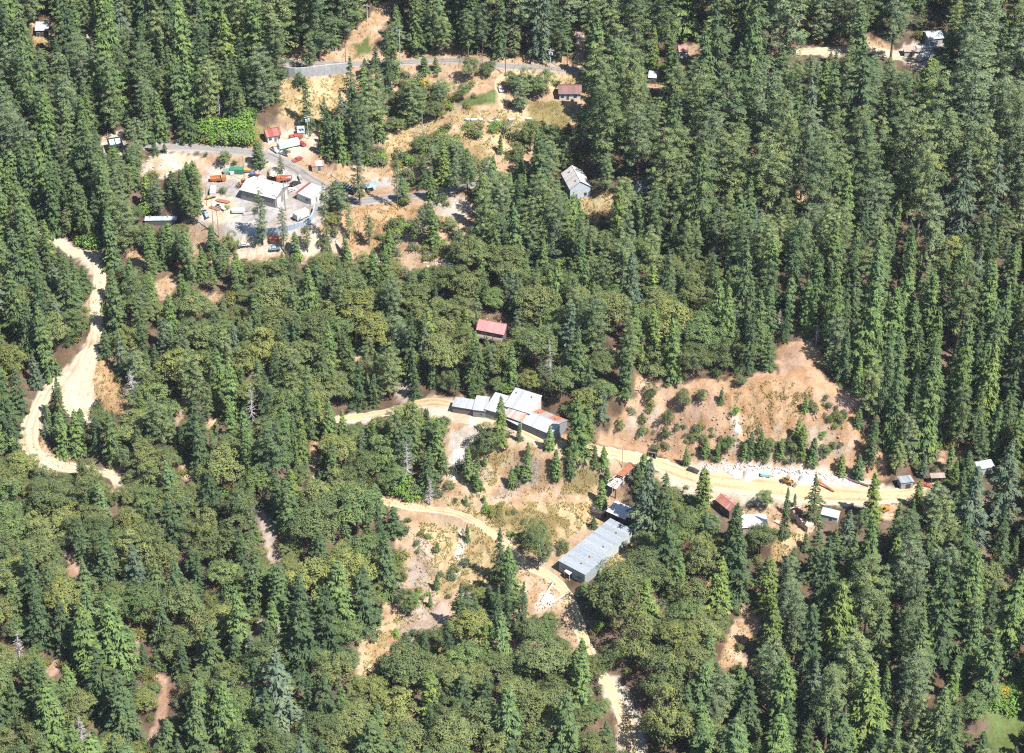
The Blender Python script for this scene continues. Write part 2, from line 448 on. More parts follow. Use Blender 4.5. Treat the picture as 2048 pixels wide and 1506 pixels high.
for i, q in enumerate(MINE):
    p = plan('mine_building' if i == 6 else 'mine_wing', '-', q['base'], q['A'], q['B'], q['C'], q['h'], roof=q['roof'], rise=q['rise'], sheets=q['sheets'], sw=0.85, wall=q['wall'], over=0.25,
             doors=[('y0', 0.3, 1.6, 2.2, (0.2, 0.2, 0.2))] if i == 6 else [], wins=[('y0', -0.3, 1.4, 1.1, 0.8), ('y0', 0.02, 1.4, 1.1, 0.8)] if i == 6 else ([('y0', 0.2, 1.2, 0.8, 0.7)] if i in (1, 3) else []), part_of='mine')
    for k in ('back', 'frontmix'):
        if k in q: p[k] = q[k]
plan('tin_shed', '-', (1120, 1141), (1118, 1121), (1158, 1089), (1171, 1149), 4.2, roof='shed', rise=0.3, sheets=[(0.44, 0.49, 0.54, 0.0), (0.48, 0.53, 0.57, 0.02)], sw=1.1, wall=(0.40, 0.45, 0.45), over=0.3,
     doors=[('x0', -0.05, 1.2, 2.1, (0.15, 0.16, 0.17))], wins=[('x0', 0.27, 1.4, 1.2, 0.8), ('x0', -0.33, 1.4, 1.2, 0.8)], part_of='shed')
plan('tin_shed_wing', '-', (1120, 1141), (1156, 1091), (1221, 1038), (1197, 1117), 4.28, roof='shed', rise=0.25, sheets=[(0.44, 0.49, 0.54, 0.0), (0.49, 0.53, 0.57, 0.06), (0.42, 0.46, 0.50, 0.10)], sw=1.1, wall=(0.58, 0.64, 0.62), over=0.3,
     doors=[], wins=[('y0', 0.2, 1.6, 1.1, 1.3), ('y1', 0.2, 1.6, 1.1, 1.3)], part_of='shed')
plan('open_roof_shelter', 'pale tin roof on dark posts above the uphill end of the long tin shed', (1236, 1050), (1214, 1022), (1249, 1038), (1232, 1005), 5.0,
     roof='shed', rise=0.4, sheets=[(0.70, 0.75, 0.78, 0.0)], sw=1.0, wall=None, over=0.3, doors=[], wins=[])
plan('rusty_canopy', 'small rust striped canopy on posts downhill of the white railed ramp', (1228, 1000), (1217, 972), (1232, 978), (1229, 959), 4.6,
     roof='shed', rise=0.5, sheets=[(0.52, 0.25, 0.18, 0.3), (0.62, 0.50, 0.46, 0.15)], sw=0.7, wall=None, over=0.2, doors=[], wins=[])
plan('rusty_ramp_roof', 'long narrow rust red ramp roof on white posts beside the sandy road', (1250, 958), (1235, 949), (1258, 929), (1247, 954), 3.2,
     roof='shed', rise=0.3, sheets=[(0.46, 0.17, 0.12, 0.35)], sw=0.9, wall=None, over=0.2, doors=[], wins=[], post=(0.75, 0.74, 0.72))
plan('rust_hut', 'brown plank hut with a streaked rust red roof below the sandy road', (1458, 1038), (1432, 999), (1459, 1021), (1446, 986), 3.6,
     roof='gable', rise=1.3, sheets=[(0.50, 0.22, 0.18, 0.25), (0.58, 0.36, 0.33, 0.2), (0.48, 0.18, 0.15, 0.3)], sw=0.7, wall=(0.13, 0.10, 0.08), wallm='wood', over=0.25, doors=[('x1', 0.0, 1.2, 2.2, (0.05, 0.04, 0.04))], wins=[('y0', -0.1, 1.2, 0.8, 0.8)])
plan('white_roof_store', 'low building with a broad white metal roof beside the rust roofed hut', (1510, 1066), (1486, 1055), (1535, 1053), (1488, 1033), 2.6,
     roof='shed', rise=0.4, sheets=[(0.82, 0.83, 0.83, 0.0)], sw=1.1, wall=(0.55, 0.44, 0.36), over=0.3, doors=[('y0', 0.3, 1.0, 2.0, (0.2, 0.2, 0.2))], wins=[])
plan('ruined_building', 'roofless pink walled ruin below the sandy road', (1612, 1056), (1573, 1014), (1603, 1040), (1590, 1003), 3.0,
     roof='none', rise=0, sheets=[], sw=1, wall=(0.52, 0.36, 0.28), wallm='concrete', over=0, doors=[], wins=[])
plan('teal_roof_shed', 'small shed with a pale teal roof right of the roofless ruin', (1658, 1044), (1642, 1028), (1675, 1036), (1642, 1016), 2.6,
     roof='shed', rise=0.4, sheets=[(0.55, 0.74, 0.74, 0.0), (0.72, 0.78, 0.78, 0.0)], sw=0.9, wall=(0.6, 0.58, 0.55), over=0.2, doors=[], wins=[('y0', 0.1, 1.0, 0.8, 0.8)])
plan('road_end_hut', 'small grey tin hut with a blue grey roof where the sandy road narrows', (1806, 977), (1803, 966), (1827, 963), (1791, 953), 2.8,
     roof='shed', rise=-0.3, sheets=[(0.50, 0.56, 0.60, 0.0), (0.46, 0.52, 0.56, 0.02)], sw=0.8, wall=(0.40, 0.40, 0.40), over=0.25, doors=[('y0', 0.1, 1.6, 2.0, (0.06, 0.06, 0.06))], wins=[])
plan('road_end_shelter', 'brown flat topped open shelter on posts under the trees at the road end', (1876, 972), (1863, 956), (1890, 955), (1865, 948), 3.0,
     roof='shed', rise=0.2, sheets=[(0.58, 0.44, 0.36, 0.1)], sw=0.9, wall=None, over=0.2, doors=[], wins=[])
plan('far_tin_roof_shed', 'white tin roofed shed in the trees past the end of the sandy road', (1975, 945), (1958, 938), (1988, 933), (1957, 926), 2.8,
     roof='shed', rise=0.4, sheets=[(0.66, 0.74, 0.78, 0.0)], sw=0.9, wall=(0.5, 0.5, 0.5), over=0.3, doors=[], wins=[])
plan('hilltop_house', 'house with a bright white roof near the upper right corner', (1870, 88), (1858, 78), (1886, 75), (1870, 60), 3.0,
     roof='gable', rise=1.2, sheets=[(0.72, 0.80, 0.82, 0.0)], sw=1.1, wall=(0.5, 0.52, 0.54), over=0.4, doors=[('y0', 0.1, 0.9, 2.0, (0.2, 0.2, 0.2))], wins=[('y0', -0.3, 1.0, 1.0, 0.9)])
plan('hilltop_hut', 'small tan roofed hut on the pale gravel near the upper right corner', (1820, 110), (1810, 103), (1831, 103), (1812, 94), 2.4,
     roof='shed', rise=0.4, sheets=[(0.66, 0.48, 0.40, 0.0)], sw=1.0, wall=(0.7, 0.66, 0.6), over=0.3, doors=[('y0', 0.1, 0.9, 1.9, (0.2, 0.2, 0.2))], wins=[])
plan('pine_house', 'little white house with a pink roof between the tall upper pines', (1367, 112), (1359, 103), (1376, 102), (1360, 91), 2.8,
     roof='gable', rise=1.2, sheets=[(0.56, 0.28, 0.26, 0.05)], sw=1.0, wall=(0.78, 0.78, 0.78), over=0.3, doors=[('y0', 0.1, 0.9, 2.0, (0.2, 0.2, 0.2))], wins=[('y0', -0.3, 1.0, 0.9, 0.9)])
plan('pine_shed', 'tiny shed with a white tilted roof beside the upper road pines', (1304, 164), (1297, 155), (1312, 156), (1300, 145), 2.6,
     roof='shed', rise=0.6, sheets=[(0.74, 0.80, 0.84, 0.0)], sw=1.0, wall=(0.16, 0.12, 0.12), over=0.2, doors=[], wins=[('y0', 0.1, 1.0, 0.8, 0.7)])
plan('roadside_house', 'small pinkish house beside the upper road above the brown roofed house', (1160, 84), (1152, 75), (1167, 75), (1155, 64), 2.6,
     roof='gable', rise=1.0, sheets=[(0.58, 0.40, 0.36, 0.05)], sw=1.0, wall=(0.7, 0.62, 0.58), over=0.3, doors=[('y0', 0.1, 0.9, 1.9, (0.2, 0.2, 0.2))], wins=[])
plan('hidden_white_shed', 'white walled shed mostly hidden by trees right of the steep white roofed house', (1283, 384), (1271, 374), (1296, 372), (1274, 360), 3.0,
     roof='gable', rise=1.2, sheets=[(0.14, 0.14, 0.14, 0.0)], sw=1.0, wall=(0.82, 0.84, 0.82), over=0.2, doors=[], wins=[('y0', 0.2, 1.0, 0.9, 0.9)])
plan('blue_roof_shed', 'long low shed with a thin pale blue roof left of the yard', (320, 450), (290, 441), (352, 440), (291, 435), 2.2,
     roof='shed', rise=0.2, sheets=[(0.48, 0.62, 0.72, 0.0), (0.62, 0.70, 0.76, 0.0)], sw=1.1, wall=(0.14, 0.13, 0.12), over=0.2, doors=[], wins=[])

for p in PLANS:                                # level each pad
    ca, sa = math.cos(p['hd']), math.sin(p['hd'])
    dx, dy = GX - p['c'][0], GY - p['c'][1]
    lx, ly = np.abs(dx * ca + dy * sa) - p['L'] / 2 - 0.6, np.abs(-dx * sa + dy * ca) - p['W'] / 2 - 0.6
    d = np.hypot(np.clip(lx, 0, None), np.clip(ly, 0, None))
    w = smooth(1 - d / 4.0)
    Z[:] = Z * (1 - w) + p['z'] * w
    FLAT = np.maximum(FLAT, w)
for L in ROAD_LINES:                           # the roads stay smooth beside the pads
    sl, d, bz, bw = dist_to_line(L[2], 16)
    w = smooth(1 - (d - bw / 2 - 0.5) / 2.5)
    Z[sl] = Z[sl] * (1 - w) + bz * w
    FLAT[sl] = np.maximum(FLAT[sl], smooth(1 - (d - bw / 2 - 1.0) / 2.5))

SHEET_CACHE = {}
def sheet_mesh(w, s):
    k = (round(w, 3), round(s, 2))
    if k not in SHEET_CACHE:
        b = MB(); n = 8; vs = []; fs = []
        for i in range(n + 1):
            x = (w * 0.985) * i / n; z = 0.035 if i % 2 else 0.0
            vs += [(x, 0, z), (x, s, z)]
        fs = [(2 * i, 2 * i + 2, 2 * i + 3, 2 * i + 1) for i in range(n)]
        o = len(vs); vs += [(0, 0, -0.03), (w * 0.985, 0, -0.03), (w * 0.985, s, -0.03), (0, s, -0.03)]
        fs += [(o, o + 3, o + 2, o + 1)]
        b.add(vs, fs); me = b.mesh('roof_sheet'); me.materials.append(MAT['tin']); SHEET_CACHE[k] = me
    return SHEET_CACHE[k]
def lay_sheets(root, L, over, sw, eave_y, eave_z, ridge_y, ridge_z, cols, back=False, dz=0.0, cycle=False, parent=None):
    """sheets side by side from eave to ridge; local frame of root"""
    run = abs(ridge_y - eave_y); dzr = ridge_z - eave_z
    s = math.hypot(run, dzr) ; tilt = math.atan2(dzr, run)
    n = max(1, round((L + 2 * over) / sw)); w = (L + 2 * over) / n
    me = sheet_mesh(w, s)
    for i in range(n):
        c = cols[min(i, len(cols) - 1)] if cycle else random.choice(cols)
        j = random.uniform(0.82, 1.10)
        c = (c[0] * j, c[1] * j, c[2] * j, c[3])
        x0 = -L / 2 - over + i * w
        lift = random.uniform(0.0, 0.02) + dz
        if not back:
            o = put('roof_sheet', me, 'tin', c, root, (x0, eave_y, eave_z + 0.06 + lift), (tilt, 0, 0))
        else:
            o = put('roof_sheet', me, 'tin', c, root, (x0 + w, eave_y, eave_z + 0.06 + lift), (tilt, 0, math.pi))
def opening(root, p, side, at, z0, w, h, name, color, mat, frame=None):
    L, W = p['L'], p['W']
    if side[0] == 'y':
        s = -1 if side == 'y0' else 1
        x, y = at * L, s * W / 2
        bx = (x - w / 2, x + w / 2, min(y, y + s * 0.06), max(y, y + s * 0.06))
        gx = (x - w / 2 - 0.09, x + w / 2 + 0.09, min(y, y + s * 0.03), max(y, y + s * 0.03))
    else:
        s = -1 if side == 'x0' else 1
        x, y = s * L / 2, at * W
        bx = (min(x, x + s * 0.06), max(x, x + s * 0.06), y - w / 2, y + w / 2)
        gx = (min(x, x + s * 0.03), max(x, x + s * 0.03), y - w / 2 - 0.09, y + w / 2 + 0.09)
    if frame:
        f = MB().box(*gx, z0 - 0.09, z0 + h + 0.09).build(name, 'wall', frame, root)
        MB().box(*bx, z0, z0 + h).build('pane', mat, color, f)
        return f
    return MB().box(*bx, z0, z0 + h).build(name, mat, color, root)
def raise_building(p, root):
    L, W, h, rise = p['L'], p['W'], p['h'], p['rise']
    over = p['over']; wm = p.get('wallm', 'wall')
    if p['roof'] == 'gable': prof = [(-W / 2, -1.2), (W / 2, -1.2), (W / 2, h), (0, h + rise), (-W / 2, h)]
    else: prof = [(-W / 2, -1.2), (W / 2, -1.2), (W / 2, h + rise), (-W / 2, h)]
    if p['flip'] and p['roof'] == 'shed': prof = [(-W / 2, -1.2), (W / 2, -1.2), (W / 2, h), (-W / 2, h + rise)]
    if p['roof'] == 'none':                    # roofless ruin: broken walls with thickness
        t = 0.45
        for x0, x1, y0, y1, hh in ((-L / 2, L / 2, -W / 2, -W / 2 + t, h), (-L / 2, L / 2, W / 2 - t, W / 2, h * 0.8), (-L / 2, -L / 2 + t, -W / 2 + t, W / 2 - t, h * 0.6), (L / 2 - t, L / 2, -W / 2 + t, W / 2 - t, h)):
            m = MB(); n = 5
            for k in range(n):
                a, b = k / n, (k + 1) / n; top = hh * random.uniform(0.75, 1.0)
                if x1 - x0 > y1 - y0: m.box(x0 + (x1 - x0) * a, x0 + (x1 - x0) * b, y0, y1, -1.0, top)
                else: m.box(x0, x1, y0 + (y1 - y0) * a, y0 + (y1 - y0) * b, -1.0, top)
            m.build('wall', wm, p['wall'], root)
        MB().box(L / 2, L / 2 + 3.2, -W / 2, W / 2 - 1.0, -1.0, 2.4, 0.0, 0.0).build('side_room', wm, tuple(c * 1.15 for c in p['wall']), root)
        for k in range(3): MB().box(-L / 2 + 1 + k * 2.4, -L / 2 + 1.25 + k * 2.4, -W / 2, W / 2, h * 0.72, h * 0.80).build('roof_beam', 'wood', (0.16, 0.11, 0.08), root)
        return
    if p['wall'] is None:                      # open on posts
        pc = p.get('post', (0.10, 0.08, 0.07))
        nx = max(2, int(L / 3) + 1)
        for i in range(nx):
            for sy in (-1, 1):
                x = -L / 2 + 0.2 + (L - 0.4) * i / (nx - 1)
                hp = h + (rise if (sy > 0) != p['flip'] else 0)
                MB().box(x - 0.12, x + 0.12, sy * (W / 2 - 0.2) - 0.12, sy * (W / 2 - 0.2) + 0.12, -1.5, hp - 0.02).build('post', 'wood', pc, root)
        for sy in (-1, 1):
            hp = h + (rise if (sy > 0) != p['flip'] else 0)
            MB().box(-L / 2, L / 2, sy * (W / 2 - 0.2) - 0.08, sy * (W / 2 - 0.2) + 0.08, hp - 0.3, hp - 0.03).build('roof_beam', 'wood', pc, root)
        MB().box(-L / 2 + 0.4, L / 2 - 0.4, W * 0.1, W / 2 - 0.5, -1.2, h * 0.6).build('under_roof_dark', 'wood', (0.09, 0.075, 0.065), root)  # dark block stands in for the darkness under the open roof
    else:
        m = MB()
        n = len(prof)
        vs = [(-L / 2, y, z) for y, z in prof] + [(L / 2, y, z) for y, z in prof]
        m.add(vs, [tuple(range(n - 1, -1, -1)), tuple(range(n, 2 * n))] + [(i, (i + 1) % n, (i + 1) % n + n, i + n) for i in range(n)])
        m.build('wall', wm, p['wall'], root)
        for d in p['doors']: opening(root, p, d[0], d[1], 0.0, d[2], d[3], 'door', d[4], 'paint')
        for w in p['wins']: opening(root, p, w[0], w[1], w[2], w[3], w[4], 'window', (0.03, 0.04, 0.05), 'glass', (0.5, 0.5, 0.48))
    sg = p['sheets']
    if p['roof'] == 'gable':
        ro = over * rise / (W / 2)
        front, bk = p.get('frontmix', sg), p.get('back', sg)
        if p['flip']: front, bk = bk, front
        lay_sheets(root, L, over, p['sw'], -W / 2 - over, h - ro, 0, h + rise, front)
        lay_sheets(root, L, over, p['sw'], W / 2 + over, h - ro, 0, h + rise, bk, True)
        MB().box(-L / 2 - over, L / 2 + over, -0.16, 0.16, h + rise + 0.06, h + rise + 0.13).build('ridge_cap', 'tin', sg[0], root)
    else:
        ro = over * rise / W
        if not p['flip']: lay_sheets(root, L, over, p['sw'], -W / 2 - over, h - ro, W / 2 + over, h + rise + ro, sg, cycle=p.get('cycle', False))
        else: lay_sheets(root, L, over, p['sw'], W / 2 + over, h - ro, -W / 2 - over, h + rise + ro, sg, True, cycle=p.get('cycle', False))
    if p['wall'] is not None and L > 9 and p['roof'] != 'none':
        for k in range(2):
            vx, vy = L * (-0.28 + 0.5 * k + random.uniform(-0.08, 0.08)), W * random.uniform(0.12, 0.3)
            zz = h + (rise * (1 - abs(vy) / (W / 2)) if p['roof'] == 'gable' else rise * (vy / W + 0.5))
            v_ = MB().tube((vx, vy, zz - 0.3), (vx, vy, zz + 0.7), 0.16, n=8).build('roof_vent', 'tin', (0.35, 0.33, 0.32, 0.3), root)
            MB().tube((vx, vy, zz + 0.72), (vx, vy, zz + 0.9), 0.3, 0.05, n=8).build('vent_cap', 'tin', (0.35, 0.33, 0.32, 0.3), v_)
    if p.get('solar'):
        for k in (-1, 1):
            a = MB().box(-L * 0.2, L * 0.2, -W * 0.34, W * 0.34, 0, 0.06).build('solar_panel', 'glass', (0.30, 0.38, 0.50), root, (k * L * 0.23, 0, h + rise / 2 + 0.2), (math.atan2(rise, W), 0, 0))
            for q in range(3): MB().box(-L * 0.2 + (q) * L * 0.133, -L * 0.2 + q * L * 0.133 + 0.05, -W * 0.34, W * 0.34, 0.06, 0.075).build('frame_bar', 'paint', (0.02, 0.02, 0.03), a)
    if p.get('porch'):
        for k in range(4):
            x = -L / 2 + 0.3 + (L - 0.6) * k / 3
            MB().box(x - 0.1, x + 0.1, -W / 2 - 1.9, -W / 2 - 1.7, -1.0, h - 0.9).build('porch_post', 'wood', (0.42, 0.38, 0.34) if k == 3 else (0.14, 0.12, 0.11), root)
        MB().box(-L / 2, L / 2, -W / 2 - 2.0, -W / 2 - 0.01, 2.3, 2.45).build('porch_deck', 'wood', (0.22, 0.18, 0.15), root)
        for k in range(2): MB().box(-L / 2, L / 2, -W / 2 - 1.95, -W / 2 - 1.87, 2.75 + k * 0.4, 2.83 + k * 0.4).build('porch_rail', 'wood', (0.16, 0.14, 0.13), root)

PARTS_OF = {'mine': ('mine_building', 'long mine building with joined silver, white and rust tin roofs above the bend', 'building'),
            'shed': ('tin_shed', 'long blue grey tin shed beside the narrow dirt track', 'shed')}
ROOTS = {}
LANDMARKS = []
for p in PLANS:
    po = p.get('part_of')
    if po:
        loc = Vector((*p['c'], p['z']))
        if po not in ROOTS:
            nm, lb, ct = PARTS_OF[po]
            ROOTS[po] = thing(nm, lb, ct, loc, p['hd'])
        root = ROOTS[po]
        # wings are built in their own frame and carried over into the frame of the one building
        tmp = bpy.data.objects.new('wing_frame', None)
        tmp.matrix_world = Matrix.Translation(loc) @ Matrix.Rotation(p['hd'], 4, 'Z')
        before = set(bpy.data.objects)
        raise_building(p, root)
        M = (Matrix.Translation(root.location) @ Matrix.Rotation(root.rotation_euler[2], 4, 'Z')).inverted() @ Matrix.Translation(loc) @ Matrix.Rotation(p['hd'], 4, 'Z')
        for o in set(bpy.data.objects) - before:
            if o.parent == root:
                o.matrix_basis = M @ o.matrix_basis
        bpy.data.objects.remove(tmp)
    else:
        root = thing(p['name'], p['label'], 'house' if 'house' in p['name'] else ('shelter' if p['wall'] is None else ('ruin' if p['roof'] == 'none' else ('cabin' if 'cabin' in p['name'] else 'shed'))), Vector((*p['c'], p['z'])), p['hd'])
        raise_building(p, root)
# ------------------------------------------------------------------ ground cover: where each kind of soil lies
def poly_sd(poly, u, v):
    """signed distance in photo pixels, positive inside"""
    P = np.array(poly, float); n = len(P)
    best = np.full(u.shape, 1e9); inside = np.zeros(u.shape, bool)
    for i in range(n):
        a, b = P[i], P[(i + 1) % n]
        ab = b - a; t = np.clip(((u - a[0]) * ab[0] + (v - a[1]) * ab[1]) / (ab @ ab + 1e-9), 0, 1)
        best = np.minimum(best, np.hypot(u - a[0] - t * ab[0], v - a[1] - t * ab[1]))
        c = ((a[1] > v) != (b[1] > v)) & (u < (b[0] - a[0]) * (v - a[1]) / (b[1] - a[1] + 1e-12) + a[0])
        inside ^= c
    return np.where(inside, best, -best)

ORANGE = (0.44, 0.27, 0.14); PEACH = (0.46, 0.315, 0.195); SAND = (0.54, 0.46, 0.345); STRAW = (0.46, 0.35, 0.175); CHALK = (0.56, 0.52, 0.47)
MAUVE = (0.42, 0.33, 0.275); MEADOW = (0.12, 0.17, 0.045); GRAVEL = (0.40, 0.375, 0.355); OLIVE = (0.24, 0.20, 0.075); RED = (0.42, 0.27, 0.19); LITTER = (0.115, 0.080, 0.052)
